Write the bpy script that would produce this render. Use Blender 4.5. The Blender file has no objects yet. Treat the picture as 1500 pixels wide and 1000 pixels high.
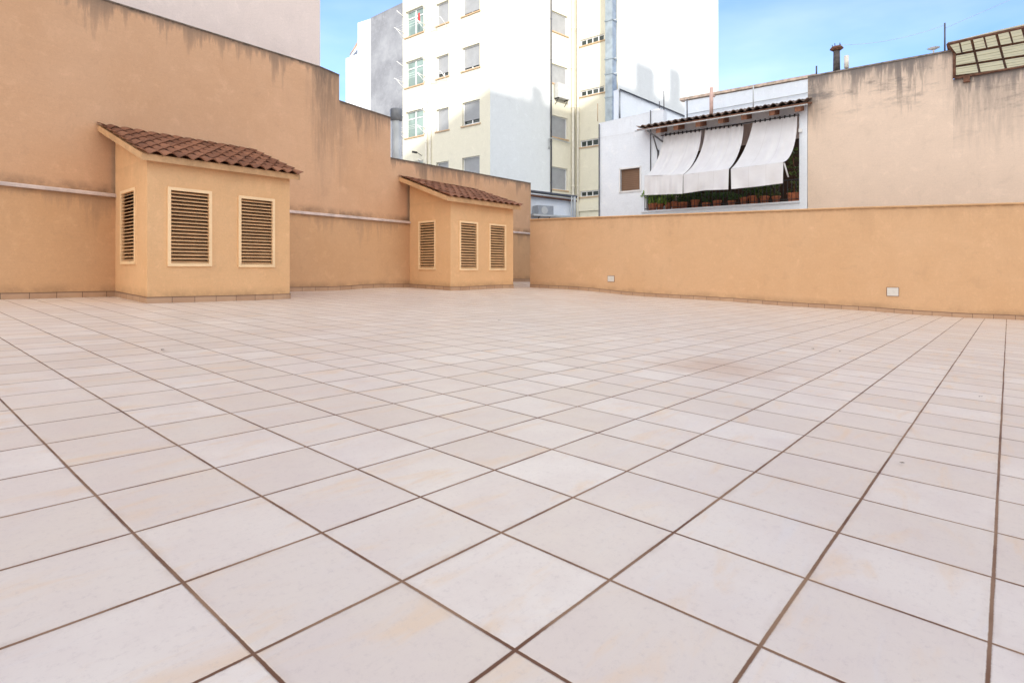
import bpy, bmesh, math, random
from mathutils import Vector, noise
random.seed(7)
R = math.radians
scene = bpy.context.scene
COL = scene.collection
T = 0.33                      # floor tile size, metres
CAMZ = 0.703
PX, PY, F = 752.3, 391.7, 841.5   # lens of the photograph (pixels of a 1500 wide frame)

# ------------------------------------------------------------------ helpers
def at(px, py, Y):
    """point at distance Y (metres) in front of the camera on the sight line of a pixel"""
    return Vector(((px-PX)/F*Y, Y, CAMZ+(PY-py)/F*Y))

class Line:
    """vertical plane through two plan points (x, y); s runs from a to b, n points to the camera side"""
    def __init__(s, a, b):
        s.a = Vector(a[:2]); s.b = Vector(b[:2]); s.d = (s.b-s.a).normalized()
        s.n = Vector((s.d.y, -s.d.x))
        if s.n.dot(-s.a) < 0: s.n = -s.n
    def off(s, k):
        q = Line(s.a+s.n*k, s.b+s.n*k); q.n = s.n.copy(); return q
    def Y(s, px):
        k = (px-PX)/F                      # x = k*y
        den = s.d.x-k*s.d.y
        t = (k*s.a.y-s.a.x)/den
        return s.a.y+t*s.d.y
    def p(s, px, py): return at(px, py, s.Y(px))
    def s_(s, px):
        P = s.p(px, 0); return (Vector((P.x, P.y))-s.a).dot(s.d)
    def z_(s, px, py): return s.p(px, py).z
    def P(s, u, z, out=0):
        q = s.a+s.d*u+s.n*out; return Vector((q.x, q.y, z))

class MB:
    def __init__(s): s.bm = bmesh.new(); s.uv = s.bm.loops.layers.uv.new('UVMap')
    def face(s, pts, uvs=None, mi=0, smooth=False):
        vs = [s.bm.verts.new(p) for p in pts]
        try: f = s.bm.faces.new(vs)
        except ValueError: return
        f.material_index = mi; f.smooth = smooth
        if uvs:
            for l, u in zip(f.loops, uvs): l[s.uv].uv = u
    def hexa(s, c, mi=0):
        """8 corners: 0-3 bottom loop, 4-7 top loop"""
        for q in ((3,2,1,0),(4,5,6,7),(0,1,5,4),(1,2,6,5),(2,3,7,6),(3,0,4,7)):
            P = [c[k] for k in q]
            o = P[0]; ax = (P[1]-P[0]); L1 = ax.length; L2 = (P[3]-P[0]).length
            s.face(P, [(0,0),(L1,0),(L1,L2),(0,L2)], mi)
    def box(s, ln, s0, s1, z0, z1, o0, o1, mi=0):
        P = ln.P
        s.hexa([P(s0,z0,o1),P(s1,z0,o1),P(s1,z0,o0),P(s0,z0,o0),P(s0,z1,o1),P(s1,z1,o1),P(s1,z1,o0),P(s0,z1,o0)], mi)
    def tube(s, pts, r, n=8, mi=0, smooth=True, cap=True):
        pts = [Vector(p) for p in pts]
        rr = r if isinstance(r, (list, tuple)) else [r]*len(pts)
        rings = []
        for k, p in enumerate(pts):
            t = (pts[min(k+1, len(pts)-1)]-pts[max(k-1, 0)])
            t = t.normalized() if t.length > 1e-9 else Vector((0,0,1))
            a = t.cross(Vector((0,0,1)))
            if a.length < 1e-3: a = t.cross(Vector((1,0,0)))
            a.normalize(); b = t.cross(a)
            rings.append([s.bm.verts.new(p+(a*math.cos(2*math.pi*i/n)+b*math.sin(2*math.pi*i/n))*rr[k]) for i in range(n)])
        for k in range(len(rings)-1):
            for i in range(n):
                j = (i+1) % n
                try:
                    f = s.bm.faces.new((rings[k][i], rings[k][j], rings[k+1][j], rings[k+1][i])); f.smooth = smooth; f.material_index = mi
                except ValueError: pass
        if cap:
            for rg in (rings[0][::-1], rings[-1]):
                try: f = s.bm.faces.new(rg); f.material_index = mi
                except ValueError: pass
    def build(s, name, mat, parent=None, bevel=0, recalc=True):
        bm = s.bm
        if recalc: bmesh.ops.recalc_face_normals(bm, faces=bm.faces[:])
        me = bpy.data.meshes.new(name); 
        # keep mesh local to its own centre of base
        vs = [v.co for v in bm.verts]
        org = Vector((0,0,0))
        if parent is None and vs:
            org = Vector(((min(v.x for v in vs)+max(v.x for v in vs))/2, (min(v.y for v in vs)+max(v.y for v in vs))/2, min(v.z for v in vs)))
        elif parent is not None:
            org = parent.matrix_world_org if False else Vector(parent.get('_o', (0,0,0)))
        bmesh.ops.translate(bm, verts=bm.verts[:], vec=-org)
        bm.to_mesh(me); bm.free()
        for m in (mat if isinstance(mat, (list, tuple)) else [mat]): me.materials.append(m)
        o = bpy.data.objects.new(name, me); COL.objects.link(o)
        if parent is not None: o.parent = parent; o['_o'] = tuple(org)
        else: o.location = org; o['_o'] = tuple(org)
        if bevel:
            b = o.modifiers.new('bevel', 'BEVEL'); b.width = bevel; b.segments = 2; b.limit_method = 'ANGLE'
        return o

def thing(name, label, cat, loc, group=None):
    o = bpy.data.objects.new(name, None); COL.objects.link(o); o.empty_display_size = .2
    o.location = loc; o['_o'] = tuple(loc); return tag(o, label, cat, group)
def tag(o, label=None, cat=None, group=None, kind=None):
    for k, v in (('label', label), ('category', cat), ('group', group), ('kind', kind)):
        if v: o[k] = v
    return o

# ------------------------------------------------------------------ materials
class NT:
    def __init__(s, name, rough=.8, spec=.3):
        s.m = bpy.data.materials.new(name); s.m.use_nodes = True; s.t = s.m.node_tree; s.n = s.t.nodes
        s.b = s.n['Principled BSDF']; s.b.inputs['Roughness'].default_value = rough
        s.b.inputs['Specular IOR Level'].default_value = spec
    def node(s, typ, **kw):
        n = s.n.new(typ)
        for k, v in kw.items():
            if k.startswith('i_'):
                key = k[2:].replace('_', ' ')
                key = int(key) if key.isdigit() else key
                s.put(n.inputs[key], v)
            else: setattr(n, k, v)
        return n
    def put(s, sock, v):
        if isinstance(v, bpy.types.NodeSocket): s.t.links.new(v, sock)
        elif isinstance(v, (tuple, list)) and len(v) == 3 and sock.type == 'RGBA': sock.default_value = (*v, 1)
        else: sock.default_value = v
    def math(s, op, a, b=0.0, c=None, clamp=False):
        n = s.n.new('ShaderNodeMath'); n.operation = op; n.use_clamp = clamp
        s.put(n.inputs[0], a); s.put(n.inputs[1], b)
        if c is not None: s.put(n.inputs[2], c)
        return n.outputs[0]
    def ramp(s, v, a, b, lo=0.0, hi=1.0):
        n = s.n.new('ShaderNodeMapRange'); n.interpolation_type = 'SMOOTHSTEP'
        s.put(n.inputs[0], v); n.inputs[1].default_value = a; n.inputs[2].default_value = b
        n.inputs[3].default_value = lo; n.inputs[4].default_value = hi
        return n.outputs[0]
    def mix(s, f, a, b, mode='MIX'):
        n = s.n.new('ShaderNodeMix'); n.data_type = 'RGBA'; n.blend_type = mode
        s.put(n.inputs[0], f); s.put(n.inputs[6], a); s.put(n.inputs[7], b); return n.outputs[2]
    def coord(s, which='Object', scale=(1,1,1), rot=(0,0,0), loc=(0,0,0)):
        c = s.n.new('ShaderNodeTexCoord'); m = s.n.new('ShaderNodeMapping')
        m.inputs['Scale'].default_value = scale; m.inputs['Rotation'].default_value = rot; m.inputs['Location'].default_value = loc
        s.t.links.new(c.outputs[which], m.inputs[0]); return m.outputs[0]
    def noise(s, vec, scale, detail=4, rough=.55, dist=0.0):
        n = s.n.new('ShaderNodeTexNoise'); s.t.links.new(vec, n.inputs['Vector'])
        n.inputs['Scale'].default_value = scale; n.inputs['Detail'].default_value = detail
        n.inputs['Roughness'].default_value = rough; n.inputs['Distortion'].default_value = dist
        return n.outputs['Fac']
    def bump(s, h, strength=.3, dist=.01):
        n = s.n.new('ShaderNodeBump'); n.inputs['Strength'].default_value = strength; n.inputs['Distance'].default_value = dist
        s.put(n.inputs['Height'], h); s.t.links.new(n.outputs[0], s.b.inputs['Normal'])
    def col(s, c): s.put(s.b.inputs['Base Color'], c)

def plain(name, c, rough=.6, var=.12, scale=6, metal=0, spec=.4, bump=0):
    t = NT(name, rough, spec); v = t.coord()
    n = t.noise(v, scale, 5)
    t.col(t.mix(t.ramp(n, .3, .7), tuple(x*(1-var) for x in c), tuple(min(1, x*(1+var)) for x in c)))
    t.b.inputs['Metallic'].default_value = metal
    t.put(t.b.inputs['Roughness'], t.ramp(t.noise(v, scale*2.3, 3), .3, .7, max(0, rough-.1), min(1, rough+.1)))
    if bump: t.bump(t.noise(v, scale*12, 3), bump, .003)
    return t.m

def stucco(name, c, top_dirt=.5, streak=.5, base_dirt=.0, dirtc=(.10,.09,.085), hue=(.93,.86,.76), grain=.35, depth=.45, mott=.55, patch=0.0, spots=()):
    """rendered wall: trowel grain, large mottling, black run-off streaks hanging from the coping (UV: u along, v below the top, metres)"""
    t = NT(name, .9, .2)
    v = t.coord()
    uv = t.n.new('ShaderNodeUVMap').outputs[0]
    sep = t.n.new('ShaderNodeSeparateXYZ'); t.t.links.new(uv, sep.inputs[0]); U, V = sep.outputs[0], sep.outputs[1]
    big = t.noise(v, .55, 5, .6); mid = t.noise(v, 3.1, 5, .6)
    c2 = tuple(a*b for a, b in zip(c, hue))
    col = t.mix(t.ramp(big, .3, .7, 0, mott), c, c2)
    col = t.mix(t.ramp(mid, .35, .75, 0, .22), col, tuple(min(1, x*1.12) for x in c))
    scf = t.noise(v, 2.4, 9, .8, .4)
    col = t.mix(t.ramp(scf, .53, .66, 0, .34), col, tuple(min(1, x*1.22+.02) for x in c))
    col = t.mix(t.ramp(scf, .36, .46, .22, 0), col, tuple(x*.72 for x in c))
    # brushed horizontal trowel marks
    mp = t.n.new('ShaderNodeMapping'); mp.inputs['Scale'].default_value = (1.2, 22, 1); t.t.links.new(uv, mp.inputs[0])
    tro = t.noise(mp.outputs[0], 2.0, 5, .65)
    col = t.mix(t.ramp(tro, .4, .75, 0, .16), col, tuple(x*.78 for x in c))
    spk = t.noise(v, 60, 2, .5)
    col = t.mix(t.ramp(spk, .5, .8, 0, .4), col, tuple(x*.75 for x in c))
    spk2 = t.noise(v, 24, 3, .6); col = t.mix(t.ramp(spk2, .5, .72, 0, .22), col, tuple(min(1, x*1.18) for x in c))
    # streaks
    ms = t.n.new('ShaderNodeMapping'); ms.inputs['Scale'].default_value = (1, .10, 1); t.t.links.new(uv, ms.inputs[0])
    st = t.noise(ms.outputs[0], 7.0, 6, .7); st2 = t.noise(ms.outputs[0], 1.3, 3, .6)
    length = t.math('MULTIPLY', t.ramp(st2, .35, .72), t.math('MULTIPLY', t.ramp(st, .3, .72), depth*3.0))
    fall = t.math('SUBTRACT', 1.0, t.math('DIVIDE', V, t.math('ADD', length, .03)), clamp=True)
    edge = t.ramp(V, 0, .10, 1, 0)
    en = t.ramp(t.noise(uv, 5, 5, .7), .3, .6)
    m1 = t.math('MULTIPLY', t.math('POWER', fall, 1.3), streak)
    m2 = t.math('MULTIPLY', t.math('MULTIPLY', edge, en), top_dirt)
    col = t.mix(t.math('MAXIMUM', m1, m2), col, dirtc)
    for (u0, wd, ln_, k_) in spots:           # run-off stains hanging at known places
        g = t.ramp(t.math('ABSOLUTE', t.math('SUBTRACT', t.math('ADD', U, t.math('MULTIPLY', t.math('SUBTRACT', st, .5), wd*.9)), u0)), 0, wd, 1, 0)
        fl_ = t.ramp(t.math('DIVIDE', V, t.math('MULTIPLY', t.math('ADD', st, .25), ln_)), .0, 1.35, 1, 0)
        mm = t.math('MULTIPLY', t.math('MULTIPLY', g, fl_), t.math('MULTIPLY', t.ramp(t.noise(ms.outputs[0], 14, 5, .7), .25, .6, .35, 1), k_))
        col = t.mix(mm, col, dirtc)
    if patch:
        pv = t.n.new('ShaderNodeMapping'); pv.inputs['Scale'].default_value = (.6, 1.6, 1); t.t.links.new(uv, pv.inputs[0])
        pn = t.noise(pv.outputs[0], 1.7, 7, .72)
        col = t.mix(t.math('MULTIPLY', t.math('MULTIPLY', t.ramp(pn, .50, .68), t.ramp(V, .1, 1.7, 1, 0)), patch), col, dirtc)
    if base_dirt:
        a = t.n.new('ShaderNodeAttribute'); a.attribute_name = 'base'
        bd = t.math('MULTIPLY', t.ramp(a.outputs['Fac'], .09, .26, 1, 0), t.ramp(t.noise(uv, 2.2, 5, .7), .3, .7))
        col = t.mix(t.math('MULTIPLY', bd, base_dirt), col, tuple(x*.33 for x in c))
    t.col(col)
    h = t.math('ADD', t.math('MULTIPLY', t.noise(v, 28, 4, .6), .6), t.math('ADD', t.math('MULTIPLY', tro, .5), t.math('MULTIPLY', spk, .35)))
    t.bump(h, grain, .008)
    return t.m

M = {}
_L0, _L1 = at(0, 438.6, 24.9*T), at(752, 412.6, 57*T)
_UP = Line(_L0, _L1).off(-.07)
UP_SPOTS = [(_UP.s_(485), .75, 2.6, .62), (_UP.s_(470), .3, 4.2, .30), (_UP.s_(540), .8, 1.1, .35), (_UP.s_(640), 1.0, .6, .35)]
_b0 = at(1050, 300, 50*T); _TW = Line((_b0.x-1.286*6, _b0.y+6), (_b0.x, _b0.y)).off(.02)
TAN_SPOTS = [(_TW.s_(1192), .55, 1.7, .9), (_TW.s_(1260), 1.2, .8, .55), (_TW.s_(1330), 1.0, .9, .5), (_TW.s_(1460), 1.3, 1.9, .6), (_TW.s_(1404), .2, 1.2, .5)]
OR = (.615, .375, .208)
M['orange'] = stucco('orange_render', OR, .55, .35, .55)
M['orange_high'] = stucco('orange_render_tall_wall', (.64,.395,.24), .95, .72, .8, dirtc=(.13,.105,.085), depth=.5, spots=UP_SPOTS)
M['orange_parapet'] = stucco('orange_render_parapet', (.635,.402,.232), .5, .15, .45, dirtc=(.25,.15,.08))
M['hut'] = stucco('hut_render', (.72,.445,.235), .15, .12, .5, dirtc=(.3,.18,.1))
M['tan'] = stucco('weathered_tan_render', (.74,.585,.46), .95, .95, 0, dirtc=(.17,.15,.14), hue=(1.0,1.0,1.0), grain=.2, depth=.75, mott=.3, patch=.9, spots=TAN_SPOTS)
M['white'] = stucco('white_render', (.80,.845,.90), .2, .10, 0, dirtc=(.35,.33,.31), hue=(.97,.97,.97), grain=.12)
M['offwhite'] = stucco('pale_render', (.80,.68,.61), .3, .12, 0, dirtc=(.3,.27,.24), hue=(.96,.95,.93), grain=.12)
M['cream'] = stucco('cream_render', (.74,.70,.57), .1, .06, 0, dirtc=(.5,.45,.35), hue=(.97,.97,.95), grain=.08)
M['cream_white'] = stucco('cream_white_render', (.66,.685,.69), .1, .06, 0, dirtc=(.5,.48,.42), hue=(.98,.98,.96), grain=.08)
M['grey'] = stucco('grey_cement_render', (.34,.35,.375), .4, .6, 0, dirtc=(.17,.175,.19), hue=(.62,.62,.64), grain=.4, mott=1.0, patch=.7)
M['louvre'] = plain('louvre_paint', (.86,.61,.35), .5, .06, 3)
M['slat'] = plain('slat_paint', (.70,.43,.22), .6, .10, 5)
M['black'] = plain('interior_shade', (.07,.043,.028), .9, .1)  # dark tone painting the shade inside huts, windows and balcony
M['coping'] = plain('coping_stone', (.62,.50,.44), .7, .18, 4, bump=.3)
M['coping_or'] = stucco('coping_orange', (.62,.38,.20), .3, .2, 0, dirtc=(.15,.1,.07), grain=.3)
M['galv'] = plain('galvanised_metal', (.30,.345,.38), .42, .18, 3, metal=.55)
M['accase'] = plain('unit_casing', (.50,.50,.48), .5, .08)
M['greypipe'] = plain('grey_pipe', (.50,.52,.52), .5, .12, 3)
M['darkpipe'] = plain('dark_pipe', (.10,.10,.11), .5, .2, 5)
M['iron'] = plain('black_iron', (.03,.03,.032), .5, .2, 8)
M['rust'] = plain('rusty_steel', (.16,.075,.045), .8, .35, 14)
M['creampipe'] = plain('cream_pipe', (.78,.74,.64), .5, .06)
M['whitepaint'] = plain('white_paint', (.80,.80,.79), .45, .04)
M['bulb_white'] = plain('opal_plastic', (.62,.58,.52), .35, .03)
M['shutter'] = None
M['wood'] = plain('brown_beam_wood', (.20,.085,.045), .7, .3, 6, bump=.3)
M['terracotta'] = plain('terracotta_pot', (.50,.17,.08), .8, .2, 9)
M['sill'] = plain('tan_sill', (.52,.36,.22), .7, .1)
M['red'] = plain('red_cloth', (.65,.03,.03), .8, .1)
M['acgrey'] = plain('grey_casing', (.33,.36,.40), .5, .1)
M['soil'] = plain('leaf_litter', (.06,.04,.022), .9, .3, 30)
M['petal'] = plain('red_petal', (.5,.02,.03), .6, .2, 30)

def slatted(name, c, per, dark=.55, rough=.5, axis=1):
    t = NT(name, rough, .3); uv = t.n.new('ShaderNodeUVMap').outputs[0]
    sep = t.n.new('ShaderNodeSeparateXYZ'); t.t.links.new(uv, sep.inputs[0])
    fr = t.math('FRACT', t.math('DIVIDE', sep.outputs[axis], per))
    ln = t.ramp(fr, .0, .22, 1, 0)
    v = t.coord(); n = t.noise(v, 2.5, 4)
    col = t.mix(t.ramp(n, .3, .7), tuple(x*.88 for x in c), c)
    t.col(t.mix(t.math('MULTIPLY', ln, dark), col, tuple(x*.3 for x in c)))
    t.bump(fr, .4, .01)
    return t.m
M['shutter'] = slatted('roller_shutter', (.37,.38,.395), .055)
M['woodshutter'] = slatted('brown_roller_shutter', (.23,.135,.085), .06, .8)

def glass(name, c):
    t = NT(name, .12, .6); t.col(c); v = t.coord(); n = t.noise(v, .9, 2)
    t.col(t.mix(t.ramp(n, .4, .6), tuple(x*.7 for x in c), c)); return t.m
M['glass'] = glass('green_tinted_pane', (.26,.36,.33))
M['darkglass'] = glass('dark_pane', (.05,.065,.06))

def roof_mat(name='clay_roof_tiles', c1=(.185,.078,.044), c2=(.31,.14,.08)):
    t = NT(name, .85, .2)
    uv = t.n.new('ShaderNodeUVMap').outputs[0]
    fl = t.n.new('ShaderNodeVectorMath'); fl.operation = 'FLOOR'; t.t.links.new(uv, fl.inputs[0])
    wn = t.n.new('ShaderNodeTexWhiteNoise'); wn.noise_dimensions = '2D'; t.t.links.new(fl.outputs[0], wn.inputs['Vector'])
    v = t.coord(); n = t.noise(v, 9, 5, .65)
    c = t.mix(wn.outputs['Value'], c1, c2)
    c = t.mix(t.ramp(n, .42, .75, 0, .55), c, (.10,.060,.045))
    n2 = t.noise(v, 30, 4, .7)
    c = t.mix(t.ramp(n2, .60, .78, 0, .5), c, (.36,.22,.15))
    t.col(c); t.bump(n2, .4, .004); return t.m
M['rooftile'] = roof_mat()
M['oldtile'] = roof_mat('old_grey_roof_tiles', (.13,.10,.085), (.24,.17,.13))

def skirt_mat():
    t = NT('skirting_tile', .55, .35)
    uv = t.n.new('ShaderNodeUVMap').outputs[0]
    sep = t.n.new('ShaderNodeSeparateXYZ'); t.t.links.new(uv, sep.inputs[0])
    k = t.math('DIVIDE', sep.outputs[0], T)
    fr = t.math('ABSOLUTE', t.math('SUBTRACT', t.math('FRACT', k), .5))
    joint = t.ramp(fr, .483, .495)
    wn = t.n.new('ShaderNodeTexWhiteNoise'); wn.noise_dimensions = '1D'; t.put(wn.inputs['W'], t.math('FLOOR', k))
    n = t.noise(t.coord(), 5, 5)
    c = t.mix(wn.outputs['Value'], (.44,.27,.165), (.50,.32,.20))
    c = t.mix(t.ramp(n, .4, .7, 0, .4), c, (.34,.20,.12))
    c = t.mix(t.ramp(sep.outputs[1], .078, .09, 0, .75), c, (.13,.075,.045))
    t.col(t.mix(joint, c, (.10,.055,.035))); return t.m
M['skirt'] = skirt_mat()

YAW = -.711; IX = (math.sin(-YAW), math.cos(YAW))          # i axis of the tiling in (x, y)
IV = Vector((math.sin(.711), math.cos(.711))); NV = Vector((math.cos(.711), -math.sin(.711)))
OX, OY = -2.4394, 5.0772

def floor_mat():
    t = NT('stoneware_floor_tiles', .3, .5)
    v = t.n.new('ShaderNodeUVMap').outputs[0]            # UV = tile units
    wob = t.n.new('ShaderNodeTexNoise'); t.t.links.new(v, wob.inputs['Vector']); wob.inputs['Scale'].default_value = .8; wob.inputs['Detail'].default_value = 2
    wv = t.n.new('ShaderNodeVectorMath'); wv.operation = 'MULTIPLY_ADD'; t.t.links.new(wob.outputs['Color'], wv.inputs[0])
    wv.inputs[1].default_value = (.012, .012, 0); t.t.links.new(v, wv.inputs[2])
    sep = t.n.new('ShaderNodeSeparateXYZ'); t.t.links.new(wv.outputs[0], sep.inputs[0])
    fl = t.n.new('ShaderNodeVectorMath'); fl.operation = 'FLOOR'; t.t.links.new(wv.outputs[0], fl.inputs[0])
    wn = t.n.new('ShaderNodeTexWhiteNoise'); wn.noise_dimensions = '3D'; t.t.links.new(fl.outputs[0], wn.inputs['Vector'])
    def dist(o): return t.math('SUBTRACT', .5, t.math('ABSOLUTE', t.math('SUBTRACT', t.math('FRACT', o), .5)))
    d = t.math('MINIMUM', dist(sep.outputs[0]), dist(sep.outputs[1]))
    gw = t.noise(v, 1.1, 3)
    dn = t.math('ADD', d, t.math('MULTIPLY', t.math('SUBTRACT', t.noise(v, 25, 3), .5), .006))
    gwid = t.ramp(t.noise(v, .9, 2), .3, .7, .0075, .0105)
    grout = t.math('SUBTRACT', 1.0, t.math('DIVIDE', t.math('SUBTRACT', dn, gwid), .006), clamp=True)
    # tile-local coordinates, shifted per tile so every tile shows another cut of the veining
    sc = t.n.new('ShaderNodeVectorMath'); sc.operation = 'MULTIPLY_ADD'; t.t.links.new(wn.outputs['Color'], sc.inputs[0])
    sc.inputs[1].default_value = (37, 53, 0); t.t.links.new(v, sc.inputs[2])
    rot = t.n.new('ShaderNodeMapping'); rot.inputs['Rotation'].default_value = (0, 0, R(38)); rot.inputs['Scale'].default_value = (.9, 3.2, 1)
    t.t.links.new(sc.outputs[0], rot.inputs[0])
    vein = t.noise(rot.outputs[0], .8, 6, .62, .6)
    cl = t.noise(sc.outputs[0], .9, 5, .6)
    fine = t.noise(sc.outputs[0], 16, 8, .8); speck = t.noise(v, 90, 3, .7)
    base = t.mix(wn.outputs['Value'], (.675,.565,.46), (.765,.67,.575))
    base = t.mix(t.ramp(cl, .35, .7, 0, .6), base, (.65,.535,.46))
    base = t.mix(t.ramp(vein, .52, .72, 0, .62), base, (.73,.52,.33))
    base = t.mix(t.ramp(vein, .28, .42, .35, 0), base, (.68,.63,.59))
    base = t.mix(t.ramp(fine, .5, .7, 0, .42), base, (.50,.40,.35))
    base = t.mix(t.ramp(speck, .62, .76, 0, .45), base, (.36,.28,.25))
    nearj = t.math('MULTIPLY', t.ramp(d, .01, .075, 1, 0), t.ramp(t.noise(v, 1.7, 5, .7), .42, .72))
    base = t.mix(t.math('MULTIPLY', nearj, .38), base, (.42,.29,.20))
    scr = t.n.new('ShaderNodeMapping'); scr.inputs['Rotation'].default_value = (0, 0, R(52)); scr.inputs['Scale'].default_value = (3, 26, 1)
    t.t.links.new(sc.outputs[0], scr.inputs[0])
    base = t.mix(t.ramp(t.noise(scr.outputs[0], 1.6, 6, .75), .56, .74, 0, .30), base, (.50,.41,.37))
    # worn dirt patches and the rusty stain by the parapet
    dirt = t.noise(v, .16, 6, .65)
    base = t.mix(t.ramp(dirt, .46, .74, 0, .18), base, (.47,.36,.29))
    st = t.n.new('ShaderNodeVectorMath'); st.operation = 'DISTANCE'; t.t.links.new(v, st.inputs[0]); st.inputs[1].default_value = STAIN
    stn = t.math('ADD', st.outputs['Value'], t.math('MULTIPLY', t.math('SUBTRACT', t.noise(v, .7, 5, .7), .5), 3.2))
    base = t.mix(t.ramp(stn, .2, 2.2, .55, 0), base, (.50,.31,.19))
    gcol = t.mix(t.ramp(gw, .35, .65), (.14,.060,.028), (.27,.155,.085))
    t.col(t.mix(grout, base, gcol))
    rgh = t.ramp(t.noise(sc.outputs[0], 2.5, 5, .7), .3, .7, .33, .48)
    t.put(t.b.inputs['Roughness'], t.math('ADD', rgh, t.math('MULTIPLY', grout, .4)))
    hh = t.math('ADD', t.math('MULTIPLY', t.ramp(dn, .008, .020), 1.0), t.math('ADD', t.math('MULTIPLY', fine, .10), t.math('MULTIPLY', cl, .12)))
    t.bump(hh, .45, .004)
    return t.m

# ------------------------------------------------------------------ terrace floor: falls for drainage, rises to the far left
def IN(x, y):
    x /= T; y /= T
    return (x*IV.x+y*IV.y, x*NV.x+y*NV.y)
CTRL = []
def ctrl(px, py, dt):
    P = at(px, py, dt*T); i, n = IN(P.x, P.y)
    CTRL.append((i, n, (P.z-CAMZ)/T-(-2.1296-.0341*P.x/T)))
for a in ((0,438.6,24.9),(168,434.9,28.3),(424,427,36.4),(600,421.5,44.5),(680,417.5,50),(752,412.6,57),
          (777,420.9,53),(1019,438.8,44.3),(1204,451.7,39.3),(1401,465,35.3),(1500,469,33.9)): ctrl(*a)
for i in range(-24, 66, 6):
    for n in range(-44, 42, 6):
        if i < 40 and n > -30-0.0*i and (n > -26 or i < 14) and (i < 32): CTRL.append((i, n, 0.0))
        if n > 8: CTRL.append((i, n, 0.0))
def floor_z(x, y):
    i, n = IN(x, y); a = b = 0
    for ci, cn, cz in CTRL:
        q = ((i-ci)**2+(n-cn)**2+.3); w = 1/(q*q)
        a += w*cz; b += w
    return CAMZ+T*(-2.1296-.0341*x/T+a/b)
def onfloor(px, py):
    lo, hi = 1.0, 40.0
    for _ in range(40):
        m = (lo+hi)/2; P = at(px, py, m)
        if P.z > floor_z(P.x, P.y): lo = m
        else: hi = m
    return at(px, py, (lo+hi)/2)

sp = onfloor(1053, 537); si, sn = IN(sp.x, sp.y)
STAIN = (si-OX if False else si+OX, sn+OY, 0)
M['floor'] = floor_mat()

# plan lines
LW0, LW1 = at(0, 438.6, 24.9*T), at(752, 412.6, 57*T)
LEFT = Line(LW0, LW1)                          # face of the low wall on the left
PA0, PA1 = at(776.5, 420.6, 53*T), at(1500, 469, 33.9*T)
PARA = Line(PA0, PA1)

mb = MB(); N0, N1, I0, I1 = -46, 42, -24, 66
step = 1.0
vert = {}
def fv(i, n):
    k = (i, n)
    if k not in vert:
        p = (IV*i+NV*n)*T; vert[k] = mb.bm.verts.new((p.x, p.y, floor_z(p.x, p.y)))
    return vert[k]
for i in range(I0, I1):
    for n in range(N0, N1):
        c = (IV*(i+.5)+NV*(n+.5))*T
        behind_par = (c-PARA.a).dot(PARA.n) < -.30 and (c-PARA.a).dot(PARA.d) > -.1
        behind_left = (c-LEFT.a).dot(LEFT.n) < -.35
        if behind_par or behind_left: continue
        vs = [fv(i, n), fv(i+1, n), fv(i+1, n+1), fv(i, n+1)]
        f = mb.bm.faces.new(vs); f.smooth = True
        for l, (a, b) in zip(f.loops, ((i, n), (i+1, n), (i+1, n+1), (i, n+1))): l[mb.uv].uv = (a+OX+200, b+OY+200)
STAIN = (si+OX+200, sn+OY+200, 0)
bpy.data.materials.remove(M['floor']); M['floor'] = floor_mat()
bmesh.ops.reverse_faces(mb.bm, faces=mb.bm.faces[:]) if mb.bm.faces[:] and (mb.bm.normal_update() or mb.bm.faces.ensure_lookup_table() or mb.bm.faces[0].normal.z < 0) else None
tag(mb.build('terrace_floor', M['floor'], recalc=False), kind='structure')

GZ = -4.6
mb = MB(); S = 900
mb.face([Vector((-S,-S,GZ)), Vector((S,-S,GZ)), Vector((S,S,GZ)), Vector((-S,S,GZ))])
tag(mb.build('ground', plain('ground_concrete', (.30,.29,.27), .9, .2, .3), recalc=False), kind='structure')

# ------------------------------------------------------------------ wall builders
def strips(mb, ln, tops, zb, thick, out=0, base=None, ds=.6):
    """tops: list of pixel polylines [(px,py),...] (or (s,z) with raw=True) for one plane; closed blocks"""
    q = ln.off(out) if out else ln
    for poly in tops:
        sz = [(q.s_(a), q.z_(a, b)) for a, b in poly] if not isinstance(poly[0], dict) else [(d['s'], d['z']) for d in poly]
        if sz[0][0] > sz[-1][0]: sz = sz[::-1]
        pts = []
        for (s0, z0), (s1, z1) in zip(sz, sz[1:]):
            k = max(1, int((s1-s0)/ds))
            for j in range(k): pts.append((s0+(s1-s0)*j/k, z0+(z1-z0)*j/k))
        pts.append(sz[-1])
        P = q.P
        B = (lambda s: zb) if not callable(zb) else zb
        for (s0, z0), (s1, z1) in zip(pts, pts[1:]):
            b0, b1 = B(s0), B(s1)
            nz = max(1, int((z0-b0)/1.0))
            for fr, uo in ((0, 0), (-thick, 50)):
                mb.face([P(s0,b0,fr), P(s1,b1,fr), P(s1,z1,fr), P(s0,z0,fr)], [(s0+uo,z0-b0),(s1+uo,z1-b1),(s1+uo,0),(s0+uo,0)])
            mb.face([P(s0,z0,0), P(s1,z1,0), P(s1,z1,-thick), P(s0,z0,-thick)], [(s0,0),(s1,0),(s1,.02),(s0,.02)])
        for (s, z) in (pts[0], pts[-1]):
            mb.face([P(s,B(s),0), P(s,z,0), P(s,z,-thick), P(s,B(s),-thick)], [(s,z-B(s)),(s,0),(s+thick,0),(s+thick,z-B(s))])

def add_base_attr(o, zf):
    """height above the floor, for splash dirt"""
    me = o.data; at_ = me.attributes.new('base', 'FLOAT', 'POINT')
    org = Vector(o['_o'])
    for k, v in enumerate(me.vertices): at_.data[k].value = (v.co+org).z-zf(v.co+org)

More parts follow.
